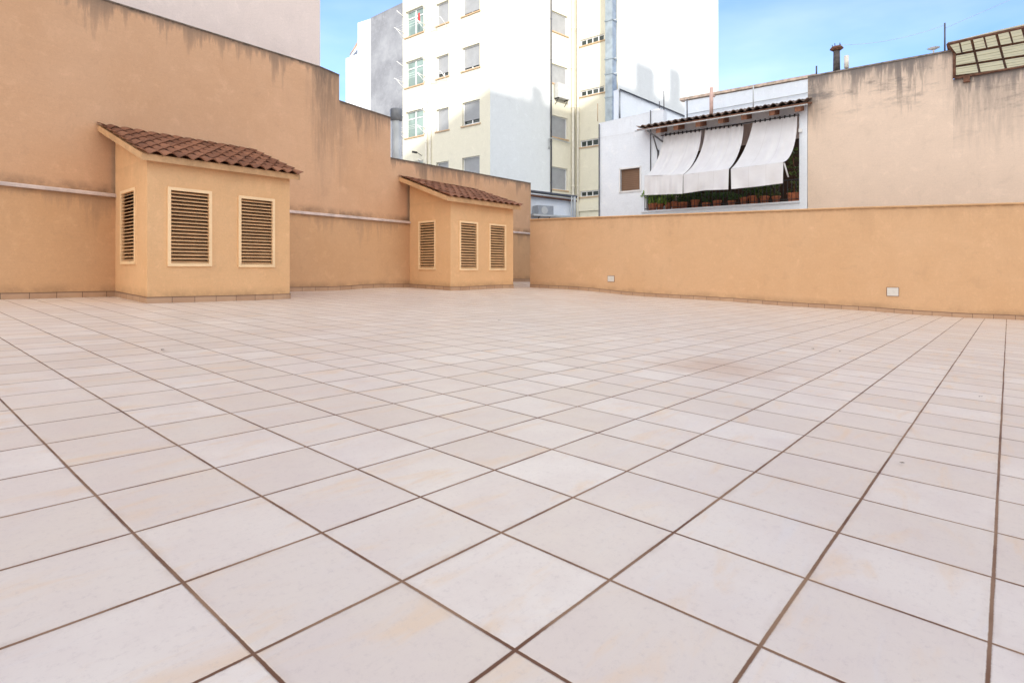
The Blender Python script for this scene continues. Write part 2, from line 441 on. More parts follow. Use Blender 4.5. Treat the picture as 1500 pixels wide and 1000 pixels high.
def holed(mb, ln, s0, s1, z0, z1, holes, depth, thick=None, ztop=None, mi=0):
    """rectangular wall with real window openings; holes (s0,s1,z0,z1)"""
    ss = sorted({s0, s1, *[h[0] for h in holes], *[h[1] for h in holes]}); zs = sorted({z0, z1, *[h[2] for h in holes], *[h[3] for h in holes]})
    ss = [s for s in ss if s0-1e-6 <= s <= s1+1e-6]; zs = [z for z in zs if z0-1e-6 <= z <= z1+1e-6]
    zt = z1 if ztop is None else ztop
    def hole(a, b):
        for h in holes:
            if h[0]-1e-5 < a < h[1]+1e-5 and h[2]-1e-5 < b < h[3]+1e-5: return True
        return False
    P = ln.P
    for i in range(len(ss)-1):
        for j in range(len(zs)-1):
            a, b, c, d = ss[i], ss[i+1], zs[j], zs[j+1]
            if not hole((a+b)/2, (c+d)/2):
                mb.face([P(a,c), P(b,c), P(b,d), P(a,d)], [(a,zt-c),(b,zt-c),(b,zt-d),(a,zt-d)], mi)
                mb.face([P(a,c,-depth), P(b,c,-depth), P(b,d,-depth), P(a,d,-depth)], [(a,zt-c),(b,zt-c),(b,zt-d),(a,zt-d)], mi)
    for (a, b, c, d) in holes:
        for q in (((a,c),(b,c)),((b,c),(b,d)),((b,d),(a,d)),((a,d),(a,c))):
            (u, z), (u2, z2) = q
            mb.face([P(u,z), P(u2,z2), P(u2,z2,-depth), P(u,z,-depth)], [(u,zt-z),(u2,zt-z2),(u2+.1,zt-z2),(u+.1,zt-z)], mi)
    for q in (((s0,z0),(s1,z0)),((s1,z0),(s1,z1)),((s1,z1),(s0,z1)),((s0,z1),(s0,z0))):
        (u, z), (u2, z2) = q
        mb.face([P(u,z), P(u2,z2), P(u2,z2,-depth), P(u,z,-depth)], [(u,zt-z),(u2,zt-z2),(u2,zt-z2),(u,zt-z)], mi)

def skirting(ln, s0, s1, parent, h=.095, proud=.012, name='skirting'):
    mb = MB(); n = max(2, int(abs(s1-s0)/.33)); P = ln.P
    for k in range(n):
        a, b = s0+(s1-s0)*k/n, s0+(s1-s0)*(k+1)/n
        A, B = P(a, 0), P(b, 0); za, zb = floor_z(A.x, A.y), floor_z(B.x, B.y)
        mb.face([P(a,za-.05,proud), P(b,zb-.05,proud), P(b,zb+h,proud), P(a,za+h,proud)], [(a,0),(b,0),(b,h),(a,h)])
        mb.face([P(a,za+h,proud), P(b,zb+h,proud), P(b,zb+h,-.02), P(a,za+h,-.02)], [(a,0),(b,0),(b,h),(a,h)])
    for a in (s0, s1):
        A = P(a, 0); z = floor_z(A.x, A.y)
        mb.face([P(a,z-.05,proud), P(a,z+h,proud), P(a,z+h,-.02), P(a,z-.05,-.02)], [(.1,0),(.1,h),(.12,h),(.12,0)])
    return mb.build(name, M['skirt'], parent)

def sweep_cap(ln, pts, prof, name, mat, parent):
    """coping: profile [(out,z)...] swept along (s,z) points of a plane"""
    mb = MB(); u = 0
    for (s0, z0), (s1, z1) in zip(pts, pts[1:]):
        n = max(1, int(abs(s1-s0)/.5))
        for k in range(n):
            a, b = s0+(s1-s0)*k/n, s0+(s1-s0)*(k+1)/n; za, zb = z0+(z1-z0)*k/n, z0+(z1-z0)*(k+1)/n
            ja, jb = [0, 0]
            for (o0, h0), (o1, h1) in zip(prof, prof[1:]+prof[:1]):
                mb.face([ln.P(a,za+h0,o0), ln.P(b,zb+h0,o0), ln.P(b,zb+h1,o1), ln.P(a,za+h1,o1)], [(a,.2),(b,.2),(b,.1),(a,.1)])
    for (s, z) in (pts[0], pts[-1]):
        mb.face([ln.P(s, z+h, o) for o, h in prof])
    return mb.build(name, mat, parent)

# ------------------------------------------------------------------ left boundary wall
UP = LEFT.off(-.07)
lw = thing('boundary_wall', 'long tall orange rendered wall with stepped stained top behind both huts', 'wall', LEFT.P(4, floor_z(*LEFT.P(4, 0)[:2])))
def fz_left(p): return floor_z(p.x, p.y)
lowtop = [(-420, 228), (0, 270.5), (169, 288.5), (422, 311), (600, 327), (777, 343)]
mb = MB(); strips(mb, LEFT, [lowtop], lambda s: floor_z(*LEFT.P(s, 0)[:2])-.1, .30, ds=.33)
o = mb.build('low_wall', M['orange'], lw); add_base_attr(o, fz_left)
mb = MB()
UB = lambda s: LEFT.z_(300, 300)-.6
strips(mb, UP, [[(-420,-190),(150,0),(469,99),(497,111)], [(497,148.5),(572,173)], [(572,232),(777.5,269)]], lambda s: floor_z(*UP.P(s, 0)[:2])+1.35, .24)
o = mb.build('upper_wall', M['orange_high'], lw)
def cop_z(p):
    u = (p.xy-UP.a).dot(UP.d); a_, b_ = (LEFT.s_(0), LEFT.z_(0, 270.5)), (LEFT.s_(777), LEFT.z_(777, 343))
    return a_[1]+(b_[1]-a_[1])*(u-a_[0])/(b_[0]-a_[0])-.02
# dense enough for the height attribute: subdivide once more near the coping
bm_ = bmesh.new(); bm_.from_mesh(o.data); bmesh.ops.subdivide_edges(bm_, edges=bm_.edges[:], cuts=7, use_grid_fill=True); bm_.to_mesh(o.data); bm_.free()
add_base_attr(o, cop_z)
prof = [(.055,-.045),(.055,-.005),(.03,.012),(-.07,.02),(-.07,-.045)]
sweep_cap(LEFT, [(LEFT.s_(a), LEFT.z_(a, b)+.035) for a, b in lowtop], prof, 'coping', M['coping'], lw)
# thin dark mortar edge on the stepped top
edge_prof = [(.012,-.012),(.012,.012),(-.25,.012),(-.25,-.012)]
for seg in ([(-420,-190),(150,0),(469,99),(497,111)], [(497,148.5),(572,173)], [(572,232),(777.5,269)]):
    sweep_cap(UP, [(UP.s_(a), UP.z_(a, b)+.012) for a, b in seg], edge_prof, 'top_edge', plain('mortar_edge', (.16,.12,.09), .9, .4, 9), lw)
s_h1, s_h1b = LEFT.s_(169), 0
skirting(LEFT, LEFT.s_(-300), LEFT.s_(776), lw)

# ------------------------------------------------------------------ right parapet
pw = thing('parapet_wall', 'long orange rendered parapet on the right with thin coping and two small lights', 'wall', PARA.P(5, floor_z(*PARA.P(5, 0)[:2])))
ptop = [(776.5,322.5),(1000,314.5),(1250,305.5),(1500,299),(2100,283)]
mb = MB(); strips(mb, PARA, [ptop], lambda s: floor_z(*PARA.P(s, 0)[:2])-.1, .22, ds=.33)
o = mb.build('wall', M['orange_parapet'], pw); add_base_attr(o, fz_left)
prof = [(.030,0),(.034,.02),(.02,.035),(-.24,.035),(-.25,0)]
sweep_cap(PARA, [(PARA.s_(a), PARA.z_(a, b)) for a, b in ptop], prof, 'coping', M['coping_or'], pw)
skirting(PARA, PARA.s_(776.5), PARA.s_(2000), pw)
for (a, b, c, d, lb) in ((890.5,900,404,412.5,'small white recessed light low on the parapet, the far one'), (1299,1316.5,421,433.5,'larger looking white recessed light low on the parapet, near the right edge')):
    s0, s1 = PARA.s_(a), PARA.s_(b); z1, z0 = PARA.z_((a+b)/2, c), PARA.z_((a+b)/2, d)
    w = thing('wall_light', lb, 'wall light', PARA.P((s0+s1)/2, z0), 'recessed lights along the parapet')
    mb = MB(); mb.box(PARA, s0-.006, s1+.006, z0-.006, z1+.006, -.03, .008); mb.build('surround', M['wood'], w)
    mb = MB(); mb.box(PARA, s0+.004, s1-.004, z0+.004, z1-.004, -.02, .022); mb.build('cover', M['bulb_white'], w, bevel=.006)

# ------------------------------------------------------------------ ventilation huts
def roof_tiles(BL, BR, FL, FR, nc, nr, amp=.052, lift=.022, thick=.014, jit=.004):
    mb = MB(); up = (FR-FL).cross(BL-FL).normalized()
    if up.z < 0: up = -up
    K = 10
    rnd = random.Random(3)
    def prof(t):                     # S profile of a roman tile
        c = abs(math.cos(math.pi*t)); return amp*(c**1.4)
    for r in range(nr):
        v0, v1 = r/nr, (r+1)/nr+.10/nr*3          # from eave (0) to top (1)
        for c in range(nc):
            j = rnd.uniform(-jit, jit); j2 = rnd.uniform(-jit, jit)*2
            rows = []
            for v, h, w in ((v0+j2*.3, lift+thick, 0), (min(v1, 1.0), thick, 0)):
                row = []
                for k in range(K+1):
                    u = (c+k/K)/nc
                    p = FL.lerp(FR, u).lerp(BL.lerp(BR, u), v)+up*(prof(k/K)*(1.0 if v == v0+j2*.3 else .86)+h+j)
                    row.append(p)
                rows.append(row)
            low = [p-up*thick for p in rows[0]]
            lowb = [p-up*thick for p in rows[1]]
            for k in range(K):
                uv = [(c+.5, r+.5)]*4
                mb.face([rows[0][k], rows[0][k+1], rows[1][k+1], rows[1][k]], uv, smooth=True)
                mb.face([low[k], low[k+1], rows[0][k+1], rows[0][k]], uv)
                if r == 0: mb.face([low[k], low[k+1], lowb[k+1], lowb[k]], uv, smooth=True)
            if c == 0: mb.face([low[0], rows[0][0], rows[1][0], lowb[0]], [(c+.5, r+.5)]*4)
            if c == nc-1: mb.face([low[K], rows[0][K], rows[1][K], lowb[K]], [(c+.5, r+.5)]*4)
    return mb

def louvre(ln, s0, s1, z0, z1, parent, nsl):
    fr = MB(); w = .045; o0, o1 = -.03, .022
    fr.box(ln, s0, s1, z1-w, z1, o0, o1); fr.box(ln, s0, s1, z0, z0+w, o0, o1)
    fr.box(ln, s0, s0+w, z0+w, z1-w, o0, o1); fr.box(ln, s1-w, s1, z0+w, z1-w, o0, o1)
    f = fr.build('louvre_vent', M['louvre'], parent, bevel=.003)
    sl = MB(); H = (z1-z0-2*w)/nsl
    for k in range(nsl):
        zc = z0+w+H*k; P = ln.P; a, b = s0+w-.004, s1-w+.004; dz = random.uniform(-.0015, .0015)
        # a slat: lower edge outwards, top edge inwards
        f0, f1 = (.012, zc+H*.12+dz), (-.052, zc+H*.80+dz); t = .004
        lip = (.012, zc+H*.24+dz)
        sl.hexa([P(a,f0[1],f0[0]),P(b,f0[1],f0[0]),P(b,f1[1]-t,f1[0]),P(a,f1[1]-t,f1[0]),
                 P(a,lip[1],lip[0]),P(b,lip[1],lip[0]),P(b,f1[1],f1[0]),P(a,f1[1],f1[0])])
    sl.build('slats', M['slat'], f)
    bk = MB(); bk.box(ln, s0, s1, z0, z1, -.17, -.13); bk.build('shade_backing', M['black'], f)  # dark panel in place of the hut's unlit interior
    return f

def hut(label, A, B, Cpx, side, fronts, eave, nc, nr, nsl, back_left, ends):
    """A, B: floor pixels of the front corners; Cpx: pixel x where the left side meets the wall"""
    a, b = onfloor(*A), onfloor(*B)
    c = LEFT.p(Cpx, 430)
    FR_ = Line(a, b); SD = Line(c, a)
    h = thing('ventilation_hut', label, 'hut', ((a+b)/2), 'vent huts against the left wall')
    zf = lambda p: floor_z(p.x, p.y)
    # roof geometry
    FLp = eave
    # body
    zt_front = FR_.z_(A[0], ends['wall_top']) 
    zt_right = FR_.z_(B[0], ends['wall_top_r'])
    sa, sb = FR_.s_(A[0]), FR_.s_(B[0])
    holesF = []
    for (x0, x1, yt, yb) in fronts:
        xm = (x0+x1)/2; holesF.append((FR_.s_(x0), FR_.s_(x1), FR_.z_(xm, yb), FR_.z_(xm, yt)))
    ztop = min(zt_front, zt_right)
    mb = MB()
    ins = .02
    hf = [(p+ins, q-ins, r+ins, s-ins) for p, q, r, s in holesF]
    FR_ = FR_.off(.007)
    holed(mb, FR_, -.006, sb, a.z-.25, ztop, hf, .02)
    # wedge under the eave
    mb.hexa([FR_.P(-.006,ztop,0), FR_.P(sb,ztop,0), FR_.P(sb,ztop,-.02), FR_.P(-.006,ztop,-.02), FR_.P(-.006,zt_front+.01,0), FR_.P(sb,zt_right+.01,0), FR_.P(sb,zt_right+.01,-.02), FR_.P(-.006,zt_front+.01,-.02)])
    sL = (SD.b-SD.a).length
    (x0, x1, yt, yb) = side; xm = (x0+x1)/2
    hs = (SD.s_(x0), SD.s_(x1), SD.z_(xm, yb), SD.z_(xm, yt))
    holed(mb, SD, 0, sL, a.z-.25, ztop, [(hs[0]+ins, hs[1]-ins, hs[2]+ins, hs[3]-ins)], .02)
    zb = SD.z_(Cpx, ends['side_top'])
    P = SD.P
    mb.hexa([P(0,ztop,0), P(sL,ztop,0), P(sL,ztop,-.02), P(0,ztop,-.02), P(0,zb,0), P(sL,zt_front+.01,0), P(sL,zt_front+.01,-.02), P(0,zb,-.02)])
    # right return wall back to the boundary wall
    dv = (SD.a-SD.b); k = 1.0
    q = Line(b, (b.x+dv.x, b.y+dv.y, 0))
    e = b.xy+dv
    tt = (LEFT.a-b.xy).dot(LEFT.n)/dv.dot(LEFT.n)
    e = b.xy+dv*tt
    RS = Line(b.xy, e); rl = (e-b.xy).length
    mb.hexa([RS.P(k_,z_,o_) for z_ in (0,) for k_, z_, o_ in ((.005,b.z-.25,.001),(rl,b.z-.25,.001),(rl,b.z-.25,.1),(.005,b.z-.25,.1),(.005,zt_right,.001),(rl,zb-.02,.001),(rl,zb-.02,.1),(.005,zt_right,.1))])
    body = mb.build('wall', M['hut'], h); add_base_attr(body, zf)
    # roof plane: along the wall on top, along the eave below
    over, ovs = ends['over'], ends['ovs']
    up = UP
    n2 = Vector((FR_.n.x, FR_.n.y, 0)); d3 = Vector((FR_.d.x, FR_.d.y, 0))
    EF = FR_.off(over)
    FLw = EF.p(*eave[0]); FRw = EF.p(*eave[1])
    BLw = up.p(*back_left)
    # right back corner: same slope as left
    rv = BLw-FLw
    t2 = (Vector((up.a.x, up.a.y, 0))-Vector((FRw.x, FRw.y, 0))).xy.dot(up.n)/rv.xy.dot(up.n)
    BRw = FRw+Vector((rv.x*t2, rv.y*t2, rv.z*ends.get('rz', 1.0)))
    rb = roof_tiles(BLw, BRw, FLw, FRw, nc, nr)
    roof = rb.build('roof', M['rooftile'], h, recalc=True)
    # fascia slab under the tiles
    mb = MB(); u = (FRw-FLw).cross(BLw-FLw).normalized(); u = u if u.z > 0 else -u
    t = ends['slab']; inn = (FRw-FLw).normalized()*.02; bk = (BLw-FLw).normalized()*.05
    fl, fr, bl, br = FLw+inn+bk, FRw-inn+bk, BLw+inn*1, BRw-inn
    dn = Vector((0,0,-t))
    mb.hexa([fl+dn, fr+dn, br+dn, bl+dn, fl+u*.012, fr+u*.012, br+u*.012, bl+u*.012])
    mb.build('roof_slab', M['hut'], h)
    for (q0, q1, r0, r1) in holesF: louvre(FR_, q0, q1, r0, r1, h, nsl)
    louvre(SD, *hs, h, nsl)
    skirting(FR_, -.020, sb+.012, h); skirting(SD, 0, sL+.024, h)
    return h

hut('larger nearer orange hut with clay tile roof and three louvre vents', (216,444.5), (424,437.5), 169,
    (178,199.6,277.5,387), [(244.6,309.4,277,390.2),(348.4,401.5,289,391.3)],
    [(207,226),(443,258.5)], 13, 7, 20, (141,184),
    dict(wall_top=232, wall_top_r=260, side_top=206, over=.16, ovs=.15, slab=.085))
hut('smaller farther orange hut with clay tile roof near the end of the wall', (660,425.7), (751.4,422), 600,
    (613.5,638.6,323.5,395), [(672.4,699.3,324.5,396),(716,740.4,328.5,396)],
    [(656,288.5),(765.5,303.5)], 12, 7, 17, (583.5,259.5),
    dict(wall_top=292, wall_top_r=305, side_top=272, over=.22, ovs=.15, slab=.10))

# ------------------------------------------------------------------ sun geometry and the building that shades the terrace
BI = Vector((1.103, 1)).normalized(); BN = Vector((BI.y, -BI.x))        # along the tower's right face, and its normal
S = BI*(-.65)+BN*1.0; SUN = Vector((S.x, S.y, .40)).normalized()

# tower planes (metres)
K0 = at(718, 128, 93*T)
def dirpt(p, dy, k): return (p.x+dy*k, p.y+dy)
FA = Line((K0.x-1.238*12, K0.y+12), (K0.x, K0.y))         # left face, s runs to the near corner
FB = Line((K0.x, K0.y), (K0.x+1.103*12, K0.y+12))
c_in = FB.p(842, 100)
FC = Line((c_in.x, c_in.y), (c_in.x+1.238*6, c_in.y-6))
c_out = FC.p(905, 100)
FD = Line((c_out.x, c_out.y), (c_out.x+1.103*12, c_out.y+12))
TOPZ = 24.0

CN = 120*T
def to_caster(p):                        # follow the sun ray from p to the plane BN = CN
    k = (CN-Vector((p.x, p.y)).dot(BN))/SUN.xy.dot(BN); q = p+SUN*k
    return q.xy.dot(BI), q.z
i0, zedge = to_caster(FB.p(718, 129))
CL = Line(BN*CN-BI*60, BN*CN+BI*60)
def cb(mb, ia, ib, za, zb, o0, o1): mb.box(CL, 60+ia, 60+ib, za, zb, o0, o1)
ct = thing('apartment_block', 'tall apartment block behind the viewer that shades the whole terrace', 'building', (BN.x*(CN+5), BN.y*(CN+5), GZ))
mb = MB(); cb(mb, -46, 8, GZ, zedge-.35, -14, 0); mb.build('wall', M['cream'], ct)
mb = MB(); cb(mb, -46, 8, zedge-.348, zedge, -.25, 0.002); mb.build('roof_parapet', M['cream'], ct)
def chim(face, xa, xb, ytop, ybase, nm='chimney', wd=.8):
    a, za = to_caster(face.p(xa, ytop)); b, zb = to_caster(face.p(xb, ytop)); 
    mb = MB(); cb(mb, min(a,b), max(a,b), zedge-.34, (za+zb)/2, -wd-.3, -.3); mb.build(nm, M['cream'], ct)
chim(FD, 927, 950, 88, 128); chim(FD, 977, 989, 95, 140); chim(FB, 773, 784, 119, 132)
for x, y in ((757, 116), (762, 120)):
    a, za = to_caster(FB.p(x, y)); q = CL.P(60+a, 0, -.5)
    mb = MB(); mb.tube([(q.x, q.y, zedge-.5), (q.x, q.y, za)], .06); mb.build('aerial', M['greypipe'], ct)
mb = MB()
for fl in range(8):
    for k in range(18):
        mb.box(CL, 14+k*5, 15.4+k*5, GZ+1.5+fl*3.1, GZ+2.9+fl*3.1, -.1, .012)
tag(mb.build('window_row', M['shutter'], ct), kind='stuff')

# ------------------------------------------------------------------ cream tower
tw = thing('apartment_tower', 'tall cream and white apartment tower with roller shutters rising above the low roofs', 'building', (FB.a.x, FB.a.y, GZ))
def pxr(ln, x0, x1, yt, yb, xr):  return (ln.s_(x0), ln.s_(x1), ln.z_(xr, yb), ln.z_(xr, yt))
def window(ln, h, parent, kind, dep=.16, open_=0.0, sill=True, panes=2):
    a, b, c, d = h
    if kind == 'shutter':
        m = MB(); zz = c+(d-c)*open_
        m.box(ln, a, b, c, c+.05, -dep-.03, -dep+.03); m.box(ln, a, b, d-.05, d, -dep-.03, -dep+.03)
        for e in (a, b-.05): m.box(ln, e, e+.05, c+.05, d-.05, -dep-.03, -dep+.03)
        f = m.build('window', M['whitepaint'], parent)
        g = MB(); g.face([ln.P(a+.04,zz,-dep+.01), ln.P(b-.04,zz,-dep+.01), ln.P(b-.04,d-.04,-dep+.01), ln.P(a+.04,d-.04,-dep+.01)], [(0,0),(b-a,0),(b-a,d-zz),(0,d-zz)])
        g.box(ln, a+.04, b-.04, zz, zz+.03, -dep, -dep+.025)
        g.build('roller_shutter', M['shutter'], f, recalc=False)
        if open_ > 0:
            g = MB(); g.box(ln, a+.04, b-.04, c+.04, zz+.02, -dep-.06, -dep-.04); g.build('pane', M['darkglass'], f)
            g = MB(); g.box(ln, (a+b)/2-.04, (a+b)/2+.04, c+.05, zz, -dep-.02, -dep+.005)
            g.box(ln, a+.05, b-.05, c+.05, c+.11, -dep-.02, -dep+.004); g.build('sash', M['whitepaint'], f)
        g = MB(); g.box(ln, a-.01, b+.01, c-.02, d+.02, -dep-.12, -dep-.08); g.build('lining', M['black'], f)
    else:
        m = MB(); w = .06
        m.box(ln, a, b, c, c+w, -dep-.03, -dep+.03); m.box(ln, a, b, d-w, d, -dep-.03, -dep+.03)
        for e in (a, b-w): m.box(ln, e, e+w, c+w, d-w, -dep-.03, -dep+.03)
        for k in range(1, panes):
            e = a+(b-a)*k/panes; m.box(ln, e-w*.5, e+w*.5, c+w, d-w, -dep-.03, -dep+.025)
        if kind == 'glazed': m.box(ln, a+w, b-w, d-(d-c)*.30, d-(d-c)*.30+w, -dep-.03, -dep+.02)
        f = m.build('window', M['whitepaint'], parent)
        g = MB(); g.box(ln, a+.02, b-.02, c+.02, d-.02, -dep-.05, -dep-.01); g.build('pane', M['glass' if kind == 'glazed' else 'darkglass'], f)
    if sill:
        g = MB(); g.box(ln, a-.08, b+.08, c-.07, c, -.05, .06); g.build('sill', M['sill'], f)
    return f
PIT = FA.z_(702.5, 144.5)-FA.z_(702.5, 226.9)       # storey height
# face A openings
rows = [-1, 0, 1, 2, 3, 4]
c3 = pxr(FA, 677, 702.5, 62.7, 97.8, 702.5); c2 = pxr(FA, 639, 657, 78.3, 111, 657); c1 = pxr(FA, 594, 620, 83, 122, 620)
holesA = []; spec = []
for k in range(-2, 5):
    for c, kind in ((c3,'shutter'), (c2,'shutter'), (c1,'glazed')):
        h = (c[0], c[1], c[2]-PIT*k, c[3]-PIT*k)
        if h[2] > 1.0 and h[3] < TOPZ-.5: holesA.append(h); spec.append((h, kind, k, c))
s_left, s_near = FA.s_(590), FA.s_(718)
mb = MB(); holed(mb, FA, s_left, s_near, GZ, TOPZ, holesA, .34)
mb.build('left_wall', M['cream'], tw)
for h, kind, k, c in spec:
    op = 0
    if kind == 'shutter':
        op = {(c3,0):.14,(c3,-1):.12,(c2,0):.22,(c3,1):.22}.get((c, k), 0)
    w = window(FA, h, tw, kind, .16, op)
# face B openings
holesB = []
for yt, yb in ((14.9-76.5,44.6-76.5),(14.9,44.6),(92.4,121),(168,199.7),(243.6,276.6)):
    h = pxr(FB, 808.5, 831.7, yt, yb, 808.5)
    if h[3] < TOPZ-.3: holesB.append(h)
s_mid, s_in = FB.s_(806), FB.s_(842)
mb = MB(); holed(mb, FB, 0, s_mid, GZ, TOPZ, [], .34); mb.build('blank_wall', M['cream_white'], tw)
mb = MB(); holed(mb, FB.off(-.02), s_mid, s_in, GZ, TOPZ, holesB, .34); mb.build('window_wall', M['cream'], tw)
for h in holesB: window(FB.off(-.02), h, tw, 'shutter', .14, 0)
# face C
holesC = []
sC = (FC.b-FC.a).length; s_cor = FC.s_(905)
for yt, yb in ((59-74,67.5-74),(59.4,68.5),(133.7,142.5),(206.5,216.5),(280.5,289)):
    h = pxr(FC, 850, 885, yt, yb, 850)
    if h[3] < TOPZ-.3: holesC.append(h)
mb = MB(); holed(mb, FC, 0, s_cor, GZ, TOPZ, holesC, .3); mb.build('stair_wall', M['cream'], tw)
for h in holesC: window(FC, h, tw, 'strip', .10, panes=4)
mb = MB(); mb.box(FC, 0, s_cor, FC.z_(850,310), FC.z_(850,297), 0, .10); mb.build('ledge', M['cream'], tw)
# face D and closing walls
sD = FD.s_(1052)
mb = MB(); holed(mb, FD, 0, sD, GZ, TOPZ, [], .34); mb.build('side_wall', M['cream_white'], tw)
rd = Line(FD.P(sD,0).xy, FD.P(sD,0).xy+Vector((-1.238, 1)).normalized()*16)
mb = MB()
p = [FA.P(s_left,0), FA.P(s_near,0,-.4), FB.P(s_in,0,-.4), FC.P(s_cor,0,-.4), FD.P(sD,0)]
q = [FD.P(sD,0,-.01), FD.P(sD,0,-.01)+Vector((-1.238,1,0))*7, FA.P(s_left,0,-.01)+Vector((1.103,1,0))*9, FA.P(s_left,0,-.01)]
for a, b in zip(q, q[1:]):
    mb.face([Vector((a.x,a.y,GZ)), Vector((b.x,b.y,GZ)), Vector((b.x,b.y,TOPZ)), Vector((a.x,a.y,TOPZ))], [(0,28),(14,28),(14,0),(0,0)])
mb.build('rear_wall', M['cream_white'], tw)
mb = MB(); cs = [FA.P(s_left,TOPZ), FA.P(s_near,TOPZ), FB.P(s_in,TOPZ), FC.P(s_cor,TOPZ), FD.P(sD,TOPZ), Vector((q[1].x,q[1].y,TOPZ)), Vector((q[2].x,q[2].y,TOPZ))]
mb.face([c+Vector((0,0,.003)) for c in cs]); mb.build('roof', M['greypipe'], tw, recalc=False)
# drainpipes
def vpipe(ln, px, r, y0, y1, name, mat, parent, out=.06, clips=True):
    mb = MB(); s = ln.s_(px); za, zb = y0, y1
    mb.tube([ln.P(s, za, out), ln.P(s, zb, out)], r, 10)
    z = za+.6
    while clips and z < zb:
        mb.tube([ln.P(s, z, out), ln.P(s, z+.05, out)], r*1.35, 10); z += 2.4
    return mb.build(name, mat, parent)
vpipe(FA, 625.5, .055, GZ, TOPZ, 'drainpipe', M['creampipe'], tw); vpipe(FA, 631.5, .04, GZ, TOPZ, 'drainpipe', M['creampipe'], tw)
vpipe(FB, 837.5, .09, GZ, TOPZ, 'drainpipe', M['creampipe'], tw, .1); vpipe(FB, 841.0, .06, GZ, TOPZ, 'drainpipe', M['creampipe'], tw, .3)
o = vpipe(FB, 806.5, .045, FB.z_(806,283), TOPZ, 'waste_pipe', M['darkpipe'], tw)
mb = MB(); pts = [FB.p(802,219), FB.p(802,203.5), FB.p(807,203), FB.p(833,210.5)]
mb.tube([p+Vector((FB.n.x,FB.n.y,0))*.12 for p in pts], .035); mb.build('branch_pipe', M['greypipe'], tw)
# clothes-drying arms, lines and lamps on the glazed windows
for h, kind, k, c in spec:
    if kind != 'glazed' or not -2 < k < 3: continue
    a, b, z0, z1 = h
    for s_ in (a-.15, b+.15):
        m = MB(); m.tube([FA.P(s_, z0+.35, 0), FA.P(s_, z0+.45, .75)], .022, 6); m.tube([FA.P(s_, z0+.02, 0), FA.P(s_, z0+.43, .6)], .018, 6)
        m.build('drying_arm', M['whitepaint'], tw)
        m = MB(); m.tube([FA.P(s_, z1-.25, 0), FA.P(s_, z1-.05, .55)], .022, 6); m.build('awning_arm', M['whitepaint'], tw)
    for e in (.3, .5, .7): m = MB(); m.tube([FA.P(a-.15, z0+.36+e*.13, e), FA.P(b+.15, z0+.36+e*.13, e)], .006, 5); m.build('drying_line', M['whitepaint'], tw)
for k in (0, -1):
    z = c2[2]-PIT*k
    for s_ in (c2[0]+.1, c2[1]-.1): m = MB(); m.tube([FA.P(s_, z-.25, 0), FA.P(s_+.05, z+.12, .6)], .018, 6); m.build('drying_arm', M['whitepaint'], tw)
    m = MB(); m.tube([FA.P(c2[0]+.1, z+.12, .6), FA.P(c2[1]-.05, z+.12, .6)], .012, 6); m.build('drying_line', M['whitepaint'], tw)
m = MB(); s_ = c1[1]-.12; z = c1[2]+PIT
n = 6
for k in range(n):
    a, b = s_+.16*k/n, s_+.16*(k+1)/n
    m.face([FA.P(a, z+.45, .3+.03*math.sin(k*2)), FA.P(b, z+.45, .3+.03*math.sin(k*2+2)), FA.P(b, z+1.0, .3), FA.P(a, z+1.0, .3)])
tag(m.build('laundry', M['red'], recalc=False), 'small red cloth hung out to dry at the top glazed window of the tower', 'laundry')
m = MB(); q = FA.p(617.5, 228); m.tube([q, q+Vector((FA.n.x,FA.n.y,0))*.35+Vector((0,0,.12))], .02, 6); q2 = q+Vector((FA.n.x,FA.n.y,0))*.35+Vector((0,0,.12))
m.tube([q2, q2+Vector((-.28,-.1,.03))], .06, 10); tag(m.build('security_camera', M['iron']), 'small black security camera on the cream tower wall above the stepped orange wall', 'camera')

# metal extraction duct
dt = thing('extraction_duct', 'tall galvanised metal duct with banded joints up the cream tower', 'duct', FC.P(FC.s_(891), GZ))
DU = FC.off(.62); sd0, sd1 = DU.s_(886.5), DU.s_(897)
mb = MB(); mb.box(DU, sd0, sd1, GZ, TOPZ, -.5, .0); mb.build('shaft', M['galv'], dt, bevel=.02)
for y in (-45, 31, 87, 109, 143):
    z = DU.z_(888, y); mb = MB(); mb.box(DU, sd0-.03, sd1+.03, z-.04, z+.04, -.53, .03); mb.build('joint', M['galv'], dt)
    mb = MB(); mb.box(DU, sd1+.03, sd1+.3, z-.02, z+.02, -.2, -.16); mb.build('bracket', M['greypipe'], dt)

# air conditioner on face B
def ac(label, ln, x0, x1, yt, yb, mat, dep=.32):
    s0, s1 = ln.s_(x0), ln.s_(x1); z1, z0 = ln.z_(x0, yt), ln.z_(x0, yb)
    t = thing('air_conditioner', label, 'air conditioner', ln.P((s0+s1)/2, z0))
    mb = MB(); mb.box(ln, s0, s1, z0, z1, .06, .06+dep); mb.build('casing', mat, t, bevel=.02)
    c = ln.P(s0+(s1-s0)*.4, (z0+z1)/2, .065+dep); n3 = Vector((ln.n.x, ln.n.y, 0))
    mb = MB(); mb.tube([c, c+n3*.012], (z1-z0)*.40, 20); mb.build('fan_grille', M['greypipe'], t)
    mb = MB()
    for e in (s0+.1, s1-.1): mb.box(ln, e-.02, e+.02, z0-.05, z0, 0, dep+.02); mb.tube([ln.P(e, z0-.35, .01), ln.P(e, z0-.03, dep)], .015, 6)
    mb.build('bracket', M['iron'], t)
    return t
ac('white air conditioner unit hung under a shuttered window of the tower', FB, 811, 828, 123, 144, M['accase'])

